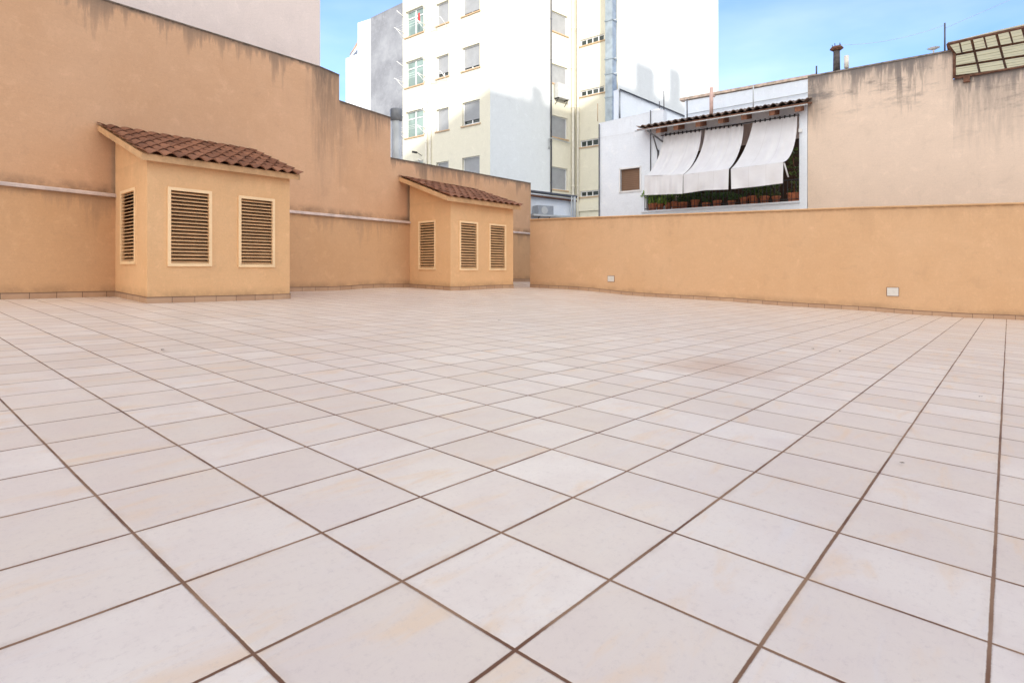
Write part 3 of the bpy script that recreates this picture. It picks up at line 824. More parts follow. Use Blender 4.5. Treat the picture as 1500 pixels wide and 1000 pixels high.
# ------------------------------------------------------------------ grey and white block left of the tower
g0 = FA.p(590, 100); GL = Line((g0.x-1.238*10-.6, g0.y+10+2.2), (g0.x-.6, g0.y+2.2))
gb = thing('party_wall_building', 'grey cement and white sided building with a small balcony left of the tower', 'building', GL.P(10, GZ))
mb = MB(); strips(mb, GL, [[(543,26.5),(600,-1)]], GZ, 6); mb.build('grey_wall', M['grey'], gb)
mb = MB(); strips(mb, GL, [[(524,34),(543,27.8)], [(506.5,86),(524,79)]], GZ, 5.9); mb.build('white_wall', M['white'], gb)
bs, be = GL.s_(487), GL.s_(524)
mb = MB(); z0 = GL.z_(524, 63); mb.hexa([GL.P(bs,z0,-1.5), GL.P(be,z0-.02,-.3), GL.P(be,z0-.02,-1.6), GL.P(bs,z0,-1.7), GL.P(bs,z0+.25,-1.5), GL.P(be,z0+.25,-.3), GL.P(be,z0+.25,-1.6), GL.P(bs,z0+.25,-1.7)])
mb.build('balcony', M['white'], gb)
mb = MB(); mb.hexa([GL.P(bs+.1,z0+.252,-1.4), GL.P(be,z0+.252,-.35), GL.P(be,z0+.252,-1.6), GL.P(bs+.1,z0+.252,-1.7), GL.P(be-.25,GL.z_(524,42),-.6), GL.P(be,GL.z_(524,40),-.5), GL.P(be,GL.z_(524,40),-1.6), GL.P(be-.25,GL.z_(524,42),-1.6)])
mb.build('balcony_awning', M['sill'], gb)

# pale building behind the left wall
BL_ = LEFT.off(-.9)
mb = MB(); strips(mb, BL_, [[(-600,-70),(469,-70)]], GZ, 9)
tag(mb.build('pale_building', M['offwhite']), 'blank pale pinkish white building wall rising behind the left orange wall', 'building')

# flue behind the left wall
fp = UP.off(-.75); b_ = fp.p(580.5, 300); tp = fp.p(580.5, 161); r_ = (fp.p(586,200)-fp.p(575,200)).length/2*.9
fl = thing('flue_pipe', 'grey cylindrical flue pipe with wider cap behind the stepped orange wall', 'flue', (b_.x, b_.y, 0))
mb = MB(); mb.tube([(b_.x,b_.y,0), (b_.x,b_.y,fp.z_(580,176))], r_, 24); mb.build('pipe', M['greypipe'], fl)
mb = MB(); zc = fp.z_(580,176); mb.tube([(b_.x,b_.y,zc-.03), (b_.x,b_.y,zc), (b_.x,b_.y,tp.z), (b_.x,b_.y,tp.z+.02)], [r_*1.02, r_*1.28, r_*1.28, r_*1.1], 24); mb.build('cap', plain('flue_cap', (.20,.21,.22), .5, .15), fl)

# low annex in the gap
AN = Line(at(770,300,62*T).xy, at(850,300,66*T).xy)
an = thing('low_annex', 'low white annex with dark pipes along its top in the gap beside the tower', 'building', AN.P(1.5, GZ))
mb = MB(); strips(mb, AN, [[(700,275),(843,291)]], GZ, 1.5); mb.build('wall', M['white'], an)
for y, r in ((0, .055), (6, .04)):
    mb = MB(); mb.tube([AN.P(AN.s_(700), AN.z_(700,271.5+y), .10), AN.P(AN.s_(842), AN.z_(842,289+y), .10)], r, 10); mb.build('pipe', M['rust'] if y else M['darkpipe'], an)
mb = MB(); mb.tube([AN.P(AN.s_(838), AN.z_(838,289), .14), AN.P(AN.s_(838), AN.z_(838,340), .14)], .05, 10)
mb.tube([AN.P(AN.s_(834), AN.z_(834,288), .14), AN.P(AN.s_(834), AN.z_(834,340), .14)], .03, 10); mb.build('down_pipe', M['greypipe'], an)
mb = MB(); mb.box(AN, AN.s_(770), AN.s_(826), AN.z_(800,319), AN.z_(800,316.5), 0, .5); mb.build('ledge', M['greypipe'], an)
ac('dark grey air conditioner casing just above the far end of the parapet', AN, 779, 801, 302, 316, M['acgrey'], .35)

# ------------------------------------------------------------------ balcony house and tan wall
b0 = at(1050, 300, 50*T)
HB = Line((b0.x-1.286*6, b0.y+6), (b0.x, b0.y))           # s increases to the right / nearer
hs = thing('balcony_house', 'white house with tiled eave, brown shuttered window and a plant filled balcony', 'building', HB.P(HB.s_(1000), GZ))
sL0, sL1, sR0, sR1 = HB.s_(877.5), HB.s_(946), HB.s_(1171.5), HB.s_(1183)
win = (HB.s_(909), HB.s_(937.5), HB.z_(937,278), HB.z_(937,245.5))
zt = HB.z_(877.5, 180.5); 
mb = MB(); holed(mb, HB, sL0, sL1, GZ, HB.z_(950,190), [win], .25); 
mb.build('front_wall', M['white'], hs)
mb = MB(); strips(mb, HB.off(-.01), [[(877.5,180.5),(955,162.5),(972,160)]], GZ, 3.0); 
o = mb.build('upper_wall', M['white'], hs)
bpy.data.objects.remove(o)
mb = MB(); zz = HB.z_(950,190)
strips(mb, HB, [[dict(s=sL0, z=zt), dict(s=HB.s_(955), z=HB.z_(955,163)), dict(s=HB.s_(972), z=HB.z_(972,161))]], zz+.001, .25)
mb.build('upper_wall', M['white'], hs)
# window
f = MB(); w = .05; a, b, c, d = win
for q in ((a-.03,b+.03,d,d+.05),(a-.03,b+.03,c-.05,c),(a-.05,a,c-.05,d+.05),(b,b+.05,c-.05,d+.05)): f.box(HB, q[0], q[1], q[2], q[3], -.04, .025)
fw = f.build('window', M['whitepaint'], hs)
g = MB(); g.face([HB.P(a,c,-.07), HB.P(b,c,-.07), HB.P(b,d,-.07), HB.P(a,d,-.07)], [(0,0),(b-a,0),(b-a,d-c),(0,d-c)]); g.build('roller_shutter', M['woodshutter'], fw, recalc=False)
mb = MB(); mb.box(HB, sL1, HB.s_(970), HB.z_(958,282), HB.z_(950,190), -.25, -.001); mb.build('corner_wall', M['white'], hs)
# side and back
mb = MB(); e = HB.P(sL0, 0); r_dir = Vector((1.103, 1)).normalized()
q1 = e.xy+r_dir*9
mb.face([Vector((e.x,e.y,GZ)), Vector((q1.x,q1.y,GZ)), Vector((q1.x,q1.y,zt)), Vector((e.x,e.y,zt))], [(0,9),(9,9),(9,0),(0,0)])
mb.build('side_wall', M['white'], hs)
vp = MB(); s_ = HB.s_(878.5); vp.tube([HB.P(s_,GZ,.04), HB.P(s_,zt-.05,.04)], .02, 8); vp.build('drainpipe', M['darkpipe'], hs)
vp = MB(); s_ = HB.s_(953.5); vp.tube([HB.P(s_,HB.z_(953,252),.03), HB.P(s_,HB.z_(953,162),.03)], .015, 8); vp.build('cable', M['darkpipe'], hs)
# balcony: parapet slab, floor, back wall, ceiling beam, pillar
DEP = 2.2
zs0, zs1 = HB.z_(945, 317.5), HB.z_(945, 311.5)     # slab lip, left
zr1 = HB.z_(1172, 300)
mb = MB()
mb.box(HB, sL1-.06, sR1, zs0-3, zs1, -.2, .05); mb.build('balcony_wall', M['white'], hs)
mb = MB(); mb.box(HB, sL1-.12, sR0+.02, zs1, zs1+.05, -.25, .09); mb.build('balcony_ledge', M['white'], hs)
mb = MB(); mb.box(HB, sL1-.06, sR1, zs1-.4, zs1-.02, -DEP, -.2); mb.build('balcony_floor', M['terracotta'], hs)
mb = MB(); mb.box(HB, sL1-.06, sR1, zs1, HB.z_(1000,160), -DEP-.1, -DEP); mb.build('back_wall', M['offwhite'], hs)
mb = MB(); mb.box(HB, sL1+.2, sR0-.1, zs1, zs1+2.15, -DEP, -DEP+.03); mb.build('balcony_shade_panel', M['black'], hs)  # black panel put in for the shade inside the balcony
zpt = HB.z_(1178, 150)
mb = MB(); mb.box(HB, sR0, sR1, GZ, zpt, -.35, .06); mb.build('pillar', M['white'], hs)
mb = MB(); mb.box(HB, sL1-.06, sL1, zs1, HB.z_(946,200), -DEP, -.25); mb.build('side_return', M['white'], hs)
# lintel beam under the roof (follows the roof line)
EV = HB.off(.55)
eL, eR = (932, 189.5), (1183.5, 149)
lb = HB.off(-.02)
mb = MB(); P = lb.P; s0, s1 = lb.s_(966), lb.s_(1171)
zA1, zA0, zB1, zB0 = lb.z_(966,182), lb.z_(966,197.5), lb.z_(1171,150), lb.z_(1171,168)
mb.hexa([P(s0,zA0,0),P(s1,zB0,0),P(s1,zB0,-.2),P(s0,zA0,-.2),P(s0,zA1,0),P(s1,zB1,0),P(s1,zB1,-.2),P(s0,zA1,-.2)]); mb.build('lintel', M['white'], hs)
# roof: boards, tiles, rafters
FLp, FRp = EV.p(*eL), EV.p(*eR); n3 = Vector((HB.n.x, HB.n.y, 0))
rise = -n3*3.2+Vector((0,0,3.2*math.tan(R(13))))
BLp, BRp = FLp+rise, FRp+rise
roof_bm = roof_tiles(BLp, BRp, FLp, FRp, 23, 9, amp=.07, lift=.02)
rf = roof_bm.build('roof', M['oldtile'], hs)
mb = MB(); bk = -n3*.04; dn = Vector((0,0,-.045))
mb.hexa([FLp+bk+dn, FRp+bk+dn, BRp+dn, BLp+dn, FLp+bk, FRp+bk, BRp, BLp]); mb.build('roof_boards', M['wood'], hs)
for x in (968, 997, 1032, 1066, 1099, 1137, 1170):
    t_ = (x-932)/(1183.5-932); p0 = FLp.lerp(FRp, t_); d3 = Vector((HB.d.x, HB.d.y, 0))*.07
    a_, b_ = p0+dn-n3*.06, p0+dn+rise*.6
    h_ = Vector((0,0,-.15))
    mb = MB(); mb.hexa([a_-d3+h_, a_+d3+h_, b_+d3+h_, b_-d3+h_, a_-d3, a_+d3, b_+d3, b_-d3]); mb.build('rafter', M['wood'], hs, bevel=.008)
# gutter pole and awning struts at the left end
mb = MB(); e = EV.p(930,192.5); f2 = EV.p(1183,153)
mb.tube([e, f2], .018, 6); mb.build('eave_rod', M['greypipe'], hs)
mb = MB(); mb.tube([EV.p(948,191), HB.off(.25).p(971,208)], .025, 6); mb.tube([HB.off(.3).p(957,200), HB.off(.05).p(964,224)], .022, 6)
mb.tube([HB.off(.05).p(964,220), HB.off(.05).p(964,236)], .03, 8); mb.build('awning_strut', M['darkpipe'], hs)
mb = MB(); rod = HB.off(.10); mb.tube([rod.p(968,199), rod.p(1171,168.5)], .016, 8); mb.build('curtain_rod', M['iron'], hs)
# railing
RL = HB.off(.04)
mb = MB(); zb_, zt_ = zs1+.06, zs1+.62
s = sL1-.02
while s < sR0-.02:
    mb.tube([RL.P(s, zb_-.02, 0), RL.P(s, zt_, 0)], .008, 6); s += .105
mb.tube([RL.P(sL1-.02, zt_, 0), RL.P(sR0, zt_, 0)], .014, 6); mb.tube([RL.P(sL1-.02, zb_+.05, 0), RL.P(sR0, zb_+.05, 0)], .010, 6)
mb.build('railing', M['iron'], hs)
mb = MB(); q = HB.off(.10); mb.box(q, q.s_(1170.5), q.s_(1175), q.z_(1172,194), q.z_(1172,189), -.05, .06); mb.build('wall_lamp', M['whitepaint'], hs)

# canvas awnings: hang from the rod, belly out over a bar, short valance below
def cloth_mat():
    t = NT('white_canvas', .9, .1); v = t.coord(); n = t.noise(v, 3, 4)
    col = t.mix(t.ramp(n, .3, .7), (.80,.79,.80), (.86,.855,.865))
    uv = t.n.new('ShaderNodeUVMap').outputs[0]; sep = t.n.new('ShaderNodeSeparateXYZ'); t.t.links.new(uv, sep.inputs[0])
    seam = t.ramp(t.math('ABSOLUTE', t.math('SUBTRACT', t.math('FRACT', t.math('MULTIPLY', sep.outputs[0], 3.0)), .5)), .47, .495)
    col = t.mix(t.math('MULTIPLY', seam, .25), col, (.5,.46,.44))
    t.col(col)
    tr = t.n.new('ShaderNodeBsdfTranslucent'); t.put(tr.inputs[0], (.75,.73,.7)); mx = t.n.new('ShaderNodeMixShader'); mx.inputs[0].default_value = .25
    t.t.links.new(t.b.outputs[0], mx.inputs[1]); t.t.links.new(tr.outputs[0], mx.inputs[2])
    t.t.links.new(mx.outputs[0], t.n['Material Output'].inputs[0])
    wv = t.noise(v, 8, 3); t.bump(wv, .25, .02); return t.m
M['canvas'] = cloth_mat()
def c5(x, y): return (860+x/4.167, 100+y/4.167)
def bez(pts, t):
    pts = [Vector(p) for p in pts]
    while len(pts) > 1: pts = [a.lerp(b, t) for a, b in zip(pts, pts[1:])]
    return pts[0]
def awning(label, left, right, vtop, vbot, waves, seed):
    rnd = random.Random(seed); ph = rnd.uniform(0, 6)
    top_l = HB.off(.11); outp = .95
    nu, nv, nw = 44, 22, 8
    t = thing('canvas_awning', label, 'awning', HB.P(HB.s_(c5(*left[0])[0]), zs1+.6, .9), 'white awnings across the balcony')
    mb = MB(); grid = []
    for j in range(nv+1):
        v = j/nv; row = []
        l, r = bez(left, v), bez(right, v)
        for i in range(nu+1):
            u = i/nu; p = l.lerp(r, u); sag = 0
            out = .11+(outp-.11)*(v**1.25)
            out += .018*math.sin(u*waves*6.28+ph+v*.8)*(1-.6*v)+.07*(noise.noise(Vector((u*3+ph, v*1.3, ph)))-.0)*v+.03*noise.noise(Vector((u*9, v*2.2, ph)))
            x, y = c5(p.x, p.y+sag); row.append(HB.off(out).p(x, y))
        grid.append(row)
    for j in range(nv):
        for i in range(nu):
            mb.face([grid[j][i], grid[j][i+1], grid[j+1][i+1], grid[j+1][i]], [(i/nu, j/nv), ((i+1)/nu, j/nv), ((i+1)/nu, (j+1)/nv), (i/nu, (j+1)/nv)], smooth=True)
    bmesh.ops.remove_doubles(mb.bm, verts=mb.bm.verts[:], dist=1e-5)
    mb.build('sheet', M['canvas'], t, recalc=True)
    mb = MB(); grid = []
    for j in range(nw+1):
        v = j/nw; row = []
        for i in range(nu+1):
            u = i/nu
            a_ = Vector(vtop[0]).lerp(Vector(vtop[1]), u); k = u*(len(vbot)-1); q = min(int(k), len(vbot)-2)
            b_ = Vector(vbot[q]).lerp(Vector(vbot[q+1]), k-q); p = a_.lerp(b_, v)
            out = outp+.012+v*.03+.012*v*math.sin(u*waves*5+ph)+.09*v*noise.noise(Vector((u*4+ph*3, v*.8, ph)))
            row.append(HB.off(out).p(*c5(p.x, p.y)))
        grid.append(row)
    for j in range(nw):
        for i in range(nu):
            mb.face([grid[j][i], grid[j][i+1], grid[j+1][i+1], grid[j+1][i]], [(i/nu, j/nv), ((i+1)/nu, j/nv), ((i+1)/nu, (j+1)/nv), (i/nu, (j+1)/nv)], smooth=True)
    bmesh.ops.remove_doubles(mb.bm, verts=mb.bm.verts[:], dist=1e-5)
    mb.build('valance', M['canvas'], t, recalc=True)
    mb = MB(); q = HB.off(outp-.05); mb.tube([q.p(*c5(vtop[0][0]+2, vtop[0][1]+5)), q.p(*c5(vtop[1][0], vtop[1][1]+5))], .014, 6); mb.build('bar', M['whitepaint'], t)
    for k in range(9):
        p = Vector(left[0]).lerp(Vector(right[0]), (k+.5)/9); q = HB.off(.11).p(*c5(p.x, p.y-6)); mb = MB(); mb.tube([q-Vector((0,0,.05)), q+Vector((0,0,.03))], .022, 6)
        mb.build('hook', M['iron'], t)
awning('left white canvas awning with a full straight valance over the green plants', [(468,412),(455,520),(400,640),(352,656)], [(698,382),(692,500),(655,600),(586,649)], [(350,655),(586,649)], [(350,775),(583,766)], 9, 1)
awning('middle white canvas awning whose valance hangs in slack folds', [(720,378),(712,500),(660,600),(589,649)], [(955,348),(955,475),(905,580),(866,614)], [(588,649),(866,614)], [(587,765),(720,745),(862,740)], 6, 2)
awning('right white canvas awning, widest one, next to the white pillar', [(1012,332),(985,470),(925,575),(878,614)], [(1282,290),(1285,455),(1245,560),(1198,573)], [(877,615),(1198,572)], [(880,738),(1040,722),(1195,702)], 4, 3)
m = MB(); q = HB.off(.9); m.tube([q.p(*c5(1203,580)), q.p(*c5(1228,665))], .02, 6); tag(m.build('loose_cord', M['canvas']), 'loose white strap hanging from the right awning before the dark balcony interior', 'strap')

# potted plants
def leaf_clump(mb, c, rx, rz, n, size, rnd, upw=.3):
    for _ in range(n):
        d = Vector((rnd.gauss(0,1), rnd.gauss(0,1), rnd.gauss(0,1)*1.0)); d.normalize(); k = rnd.random()**.4
        p = c+Vector((d.x*rx*k, d.y*rx*k, d.z*rz*k))
        a = Vector((rnd.gauss(0,1), rnd.gauss(0,1), rnd.gauss(0,1)+upw)).normalized(); b = a.cross(Vector((rnd.gauss(0,1), rnd.gauss(0,1), rnd.gauss(0,1)))).normalized()
        L, W = size*rnd.uniform(.6,1.4), size*.35
        mb.face([p, p+a*L*.5+b*W, p+a*L, p+a*L*.5-b*W])
def leafmat(name, c):
    t = NT(name, .55, .3); v = t.coord(); n = t.noise(v, 14, 3)
    t.col(t.mix(t.ramp(n, .3, .7), tuple(x*.6 for x in c), tuple(x*1.35 for x in c))); return t.m
GRN = [leafmat('bright_leaves', (.22,.34,.06)), leafmat('dark_leaves', (.06,.12,.035)), leafmat('olive_leaves', (.09,.13,.03))]
PR = HB.off(-.28); rnd = random.Random(5)
spots = [(957,'bushy bright green plant at the left end of the balcony',0,.26,.24),(966,'low bright green plant beside the leftmost one',0,.24,.2),(978,'bright green trailing plant in the left part of the balcony',0,.26,.22),
 (990,'yellow green bush left of the balcony middle',2,.26,.26),(1002,'dark small plant in a clay pot under the gap of two awnings',1,.14,.14),(1019,'small dark plant in a round clay pot left of the middle',1,.12,.13),
 (1034,'thin dark plant behind the rail under the middle awning',1,.15,.2),(1050,'dark leafed plant in a clay pot at the balcony middle',1,.13,.12),(1073,'small plant in a bright clay pot right of the middle',1,.13,.13),
 (1091,'dark drooping plant under the right awning',1,.15,.2),(1104,'small plant in a clay pot under the right awning',1,.14,.14),(1120,'olive plant rising behind the rail under the right awning',2,.16,.24),
 (1136,'upright green plant in a clay pot near the right end',2,.16,.28)]
for k, (px, lb, g, rx, rz) in enumerate(spots):
    s_ = PR.s_(px); zb = zs1+.0; r = rnd.uniform(.10,.15); hgt = rnd.uniform(.2,.32); big = px < 1000
    c = PR.P(s_, zb, rnd.uniform(-.08,.10))
    t = thing('potted_plant', lb, 'potted plant', c, 'potted plants along the balcony rail')
    mb = MB(); mb.tube([c, c+Vector((0,0,hgt*.85)), c+Vector((0,0,hgt*.86)), c+Vector((0,0,hgt))], [r*.7, r, r*1.12, r*1.12], 16); mb.build('pot', M['terracotta'], t)
    mb = MB()
    for q in range(9 if big else 5):                 # several shoots, each with its own spray of leaves
        o_ = Vector((rnd.uniform(-1,1)*rx*1.1, rnd.uniform(-1,1)*rx*.8, rnd.uniform(.1,1.3)*rz)); tip = c+Vector((0,0,hgt))+o_
        mb.tube([c+Vector((0,0,hgt-.02)), c+Vector((o_.x*.4,o_.y*.4,hgt+o_.z*.6)), tip], .005, 4)
        leaf_clump(mb, tip, .09, .08, 60 if big else 30, rnd.uniform(.055,.10), rnd, .8)
    mb.build('foliage', GRN[g], t, recalc=False)
# tall climber by the pillar
c = HB.off(-.25).P(HB.s_(1160), zs1); t = thing('tall_potted_plant', 'tall leafy plant with bright leaves beside the white pillar', 'potted plant', c)
mb = MB(); mb.tube([c, c+Vector((0,0,.26)), c+Vector((0,0,.3))], [.12,.17,.19], 16); mb.build('pot', M['terracotta'], t)
mb = MB(); mb.tube([c+Vector((0,0,.3)), c+Vector((.03,0,.8)), c+Vector((-.03,0,1.25))], [.02,.015,.008], 6); mb.build('stem', M['wood'], t)
mb = MB()
for dz, rr in ((.42,.17),(.6,.13),(.85,.14),(1.05,.24),(1.25,.26),(1.42,.16)): leaf_clump(mb, c+Vector((rnd.uniform(-.08,.08),0,dz)), rr, rr*.8, 26, .085, rnd)
mb.build('foliage', GRN[2], t, recalc=False)

# tan wall with pergola notch
TW = HB.off(.02)
tn = thing('tan_building', 'weathered tan building wall with black run-off stains along its top at far right', 'building', TW.P(TW.s_(1300), GZ))
mb = MB(); sT = TW.s_(1183.2)
strips(mb, TW, [[(1183.3,113.5),(1396,75)], [(1396,116.5),(1500,99),(1900,38)]], GZ, .35, ds=.4); mb.build('wall', M['tan'], tn)
for seg in ([(1183.3,113.5),(1396,75)],):
    sweep_cap(TW, [(TW.s_(a), TW.z_(a, b)) for a, b in seg], [(.02,0),(.02,.035),(-.37,.035),(-.37,0)], 'coping', plain('weathered_coping', (.22,.18,.15), .9, .4, 8), tn)
mb = MB(); e = TW.P(TW.s_(1396), 0, -.34); q1 = e.xy+Vector((1.103,1)).normalized()*5
mb.box(TW, TW.s_(1414), TW.s_(1421), TW.z_(1417,290), TW.z_(1417,112), 0, .02)
mb.build('rust_strip', plain('rust_stain_plaster', (.56,.34,.20), .9, .2, 6), tn)
o = bpy.context.scene.objects.get('rust_strip')
mb = MB(); s_ = TW.s_(1416); mb.box(TW, s_-.06, s_+.06, TW.z_(1416,121), TW.z_(1416,113), -.05, .06); mb.build('bracket', M['rust'], tn)
bpy.data.objects.remove(o)

# pergola: rusty frame with corrugated translucent sheets, seen from below
pg = thing('roof_pergola', 'rusty steel pergola with corrugated yellowish roofing sheets on the tan building', 'pergola', TW.P(TW.s_(1450), TW.z_(1450, 105)))
PO = TW.off(.30); PB = TW.off(-2.3)
def pf(x, y, ln=PO): return ln.p(x, y)
A0, A1 = PO.p(1388, 65), PO.p(1760, -18)            # front beam
B0 = PB.p(1398, 112); B1 = PB.p(1798, 60)
mb = MB(); mb.tube([A0, A1], .03, 6)
mb.tube([A0.lerp(B0,.33), A1.lerp(B1,.33)], .028, 6); mb.tube([A0.lerp(B0,.68), A1.lerp(B1,.68)], .028, 6); mb.tube([B0, B1], .03, 6)
for k in range(9): mb.tube([A0.lerp(A1,k*.112), B0.lerp(B1,k*.112)], .024, 6)
for k in range(9):
    f_ = (k+.5)*.112; mb.tube([A0.lerp(A1,f_).lerp(B0.lerp(B1,f_),.0), A0.lerp(A1,f_).lerp(B0.lerp(B1,f_),.33)], .016, 6)
e = TW.off(.04)
mb.tube([e.p(1398,78), e.p(1398,115)], .03, 6); mb.tube([e.p(1398,115), e.p(1500,97.5), e.p(1900,30)], .026, 6)
mb.tube([e.p(1398,78), A0], .025, 6)
mb.build('frame', M['rust'], pg)
t = NT('corrugated_fibreglass', .6, .3); v = t.coord(); n_ = t.noise(v, 2.5, 5)
t.col(t.mix(t.ramp(n_, .3, .7), (.80,.68,.40), (.88,.79,.54)))
tr = t.n.new('ShaderNodeBsdfTranslucent'); t.put(tr.inputs[0], (.92,.84,.58)); mx = t.n.new('ShaderNodeMixShader'); mx.inputs[0].default_value = .6
t.t.links.new(t.b.outputs[0], mx.inputs[1]); t.t.links.new(tr.outputs[0], mx.inputs[2]); t.t.links.new(mx.outputs[0], t.n['Material Output'].inputs[0])
PERG = t
mb = MB(); nu = 26*8; upv = Vector((0,0,1))
prev = None
for i in range(nu+1):
    u = i/nu; row = []
    for j in range(7):
        v_ = j/6; p = A0.lerp(A1, u).lerp(B0.lerp(B1, u), v_*1.02)+upv*.035
        p.z += .0; row.append(mb.bm.verts.new(p))
    if prev:
        for j in range(6):
            f = mb.bm.faces.new((prev[j], row[j], row[j+1], prev[j+1])); f.smooth = True
    prev = row
for v in mb.bm.verts: pass
# corrugate across the slope (ridges run parallel to the front beam)
dirn = (B0-A0).normalized()
bmesh.ops.subdivide_edges(mb.bm, edges=[e for e in mb.bm.edges if abs((e.verts[0].co-e.verts[1].co).normalized().dot(dirn)) > .9], cuts=7)
for v in mb.bm.verts:
    d = (v.co-A0).dot(dirn); v.co.z += .03*math.sin(d*2*math.pi/.19)
dp = PERG.n.new('ShaderNodeVectorMath'); dp.operation = 'DOT_PRODUCT'; tcn = PERG.n.new('ShaderNodeTexCoord')
PERG.t.links.new(tcn.outputs['Object'], dp.inputs[0]); dp.inputs[1].default_value = dirn
fr_ = PERG.math('ABSOLUTE', PERG.math('SUBTRACT', PERG.math('FRACT', PERG.math('DIVIDE', dp.outputs['Value'], .19)), .5))
dirt = PERG.ramp(fr_, .30, .46, 0, .75)  # corrugation shading painted into the valleys, along with dirt
old = PERG.b.inputs['Base Color'].links[0].from_socket
PERG.t.links.remove(PERG.b.inputs['Base Color'].links[0]); PERG.col(PERG.mix(dirt, old, (.33,.27,.14)))
PERG.t.links.new(PERG.mix(dirt, (.92,.82,.52), (.35,.28,.13)), tr.inputs[0])
mb.build('roof_sheet', PERG.m, pg, recalc=True)
mb = MB(); mb.box(TW, TW.s_(1397), TW.s_(1900), TW.z_(1397,130), TW.z_(1398,100), -3.0, -2.7); mb.build('rear_wall', plain('pergola_back_wall', (.62,.55,.36), .8, .15), pg)

# rooftop things on the tan wall
def post(name, label, cat, px, y0, y1, r, mat, ln, extra=None, group=None):
    a_ = ln.p(px, y0); z1 = ln.z_(px, y1); mb = MB(); mb.tube([a_, (a_.x, a_.y, z1)], r, 10)
    if extra: extra(mb, Vector((a_.x, a_.y, z1)))
    return tag(mb.build(name, mat), label, cat, group)
TR = TW.off(-.18)
ch = TR.p(1225.5, 110); zt1 = TR.z_(1225, 72)
cp = thing('chimney_pot', 'dark rusty round chimney with flared top on the tan wall', 'chimney', ch)
mb = MB(); mb.tube([ch, (ch.x,ch.y,zt1)], [.085,.075], 14); mb.build('stack', plain('sooty_stack', (.09,.075,.07), .8, .4, 10, bump=.4), cp)
mb = MB(); mb.tube([(ch.x,ch.y,zt1-.05), (ch.x,ch.y,zt1), (ch.x,ch.y,zt1+.05)], [.09,.16,.12], 14); mb.build('flare', M['rust'], cp)
mb = MB()
for k in range(5): mb.tube([(ch.x+.09*math.cos(k*1.26),ch.y+.09*math.sin(k*1.26),zt1+.04), (ch.x+.1*math.cos(k*1.26),ch.y+.1*math.sin(k*1.26),zt1+.12)], .01, 5)
mb.build('spike_ring', M['iron'], cp)
post('vent_pipe', 'short pale vent pipe right of the dark chimney on the tan wall', 'vent pipe', 1240, 100, 82, .055, M['creampipe'], TR)
post('roof_post', 'thin short dark post near the left corner of the tan wall top', 'post', 1196, 112, 97, .02, M['darkpipe'], TR)
def arms(mb, t): 
    d3 = Vector((HB.d.x, HB.d.y, 0))
    mb.tube([t-d3*.03, t+d3*.03+Vector((0,0,.02))], .012, 5)
post('aerial_mast', 'tall thin dark mast at the left corner of the pergola', 'mast', 1384, 78, 34, .018, M['darkpipe'], TR)
lp = TR.p(1367.5, 79); mb = MB(); mb.tube([lp, lp+Vector((0,0,.1))], .02, 8); mb.tube([lp+Vector((0,0,.09)), lp+Vector((0,0,.13)), lp+Vector((0,0,.15))], [.04,.13,.02], 14)
tag(mb.build('roof_lamp', M['whitepaint']), 'small white mushroom shaped lamp on the tan wall top', 'lamp')
# sagging wires between chimney and mast
m0, m1 = TR.p(1384,37), TR.p(1227,66)
mb = MB()
pts = []
for k in range(17):
    u = k/16; p = m1.lerp(m0, u); p.z -= .25*4*u*(1-u)*.5; pts.append(p)
mb.tube(pts, .004, 5); mb.tube([TR.p(1384,42), TR.p(1384,42)+Vector((HB.d.x,HB.d.y,0))*1.2+Vector((0,0,.35))], .004, 5)
tag(mb.build('overhead_wire', M['greypipe']), 'thin wire sagging from the mast to the dark chimney', 'wire')

# white roof terrace parapet behind the tiled eave
RW = HB.off(-3.6)
rw = thing('roof_terrace_wall', 'white roof terrace wall with worn brown top behind the tiled eave', 'wall', RW.P(RW.s_(1100), RW.z_(1100, 190)))
mb = MB(); strips(mb, RW, [[(1003,148.5),(1195,114)]], RW.z_(1003,215), .25); mb.build('wall', M['white'], rw)
sweep_cap(RW, [(RW.s_(a), RW.z_(a, b)) for a, b in ((996,148),(1195,112.5))], [(.03,0),(.03,.09),(-.28,.09),(-.28,0)], 'coping', plain('worn_coping', (.60,.46,.36), .9, .3, 7), rw)
mb = MB(); q = RW.off(.06); mb.tube([q.p(1005,168), q.p(1183,136)], .015, 6); mb.build('rail', M['greypipe'], rw)
RP = HB.off(-2.6)
post('roof_post', 'thin dark post behind the left part of the tiled eave', 'post', 1006.5, 176, 145, .02, M['darkpipe'], RP)
post('roof_post', 'thin grey post above the middle of the tiled eave', 'post', 1103.5, 160, 126, .02, M['greypipe'], RP)
def lumps(mb, t): mb.tube([t-Vector((0,0,.25)), t-Vector((-.12,0,.3))], .035, 8)
post('terracotta_vent', 'reddish vent pipe with side stub above the tiled eave', 'vent pipe', 1042, 172, 128.5, .06, plain('pink_pipe', (.62,.42,.36), .8, .15), RP, lumps)

# white shed wall behind the house, dark verge running down to the right
SH = Line(at(900,170,66*T).xy, at(1010,170,73*T).xy)
sh = thing('lean_to_wall', 'white lean-to wall with dark sloping verge between the duct and tiled eave', 'wall', SH.P(1, SH.z_(950, 200)))
mb = MB(); strips(mb, SH, [[(905.5,131),(1006,172)]], GZ, .25); mb.build('wall', M['white'], sh)
mb = MB(); q = SH.off(.05); mb.tube([q.p(908,180), q.p(908,131), q.p(1006,171.5)], .03, 8); mb.build('verge_pipe', M['darkpipe'], sh)
SP = HB.off(-.6)
post('roof_post', 'thin dark post above the flat white roof left of the eave', 'post', 972.5, 172, 133, .016, M['darkpipe'], SP)
post('roof_post', 'short thin dark post at the left end of the tiled eave', 'post', 966, 168, 149, .014, M['darkpipe'], SP)
post('roof_post', 'thin brown post at the left corner of the flat white roof', 'post', 875.5, 178, 152, .014, M['sill'], SP)
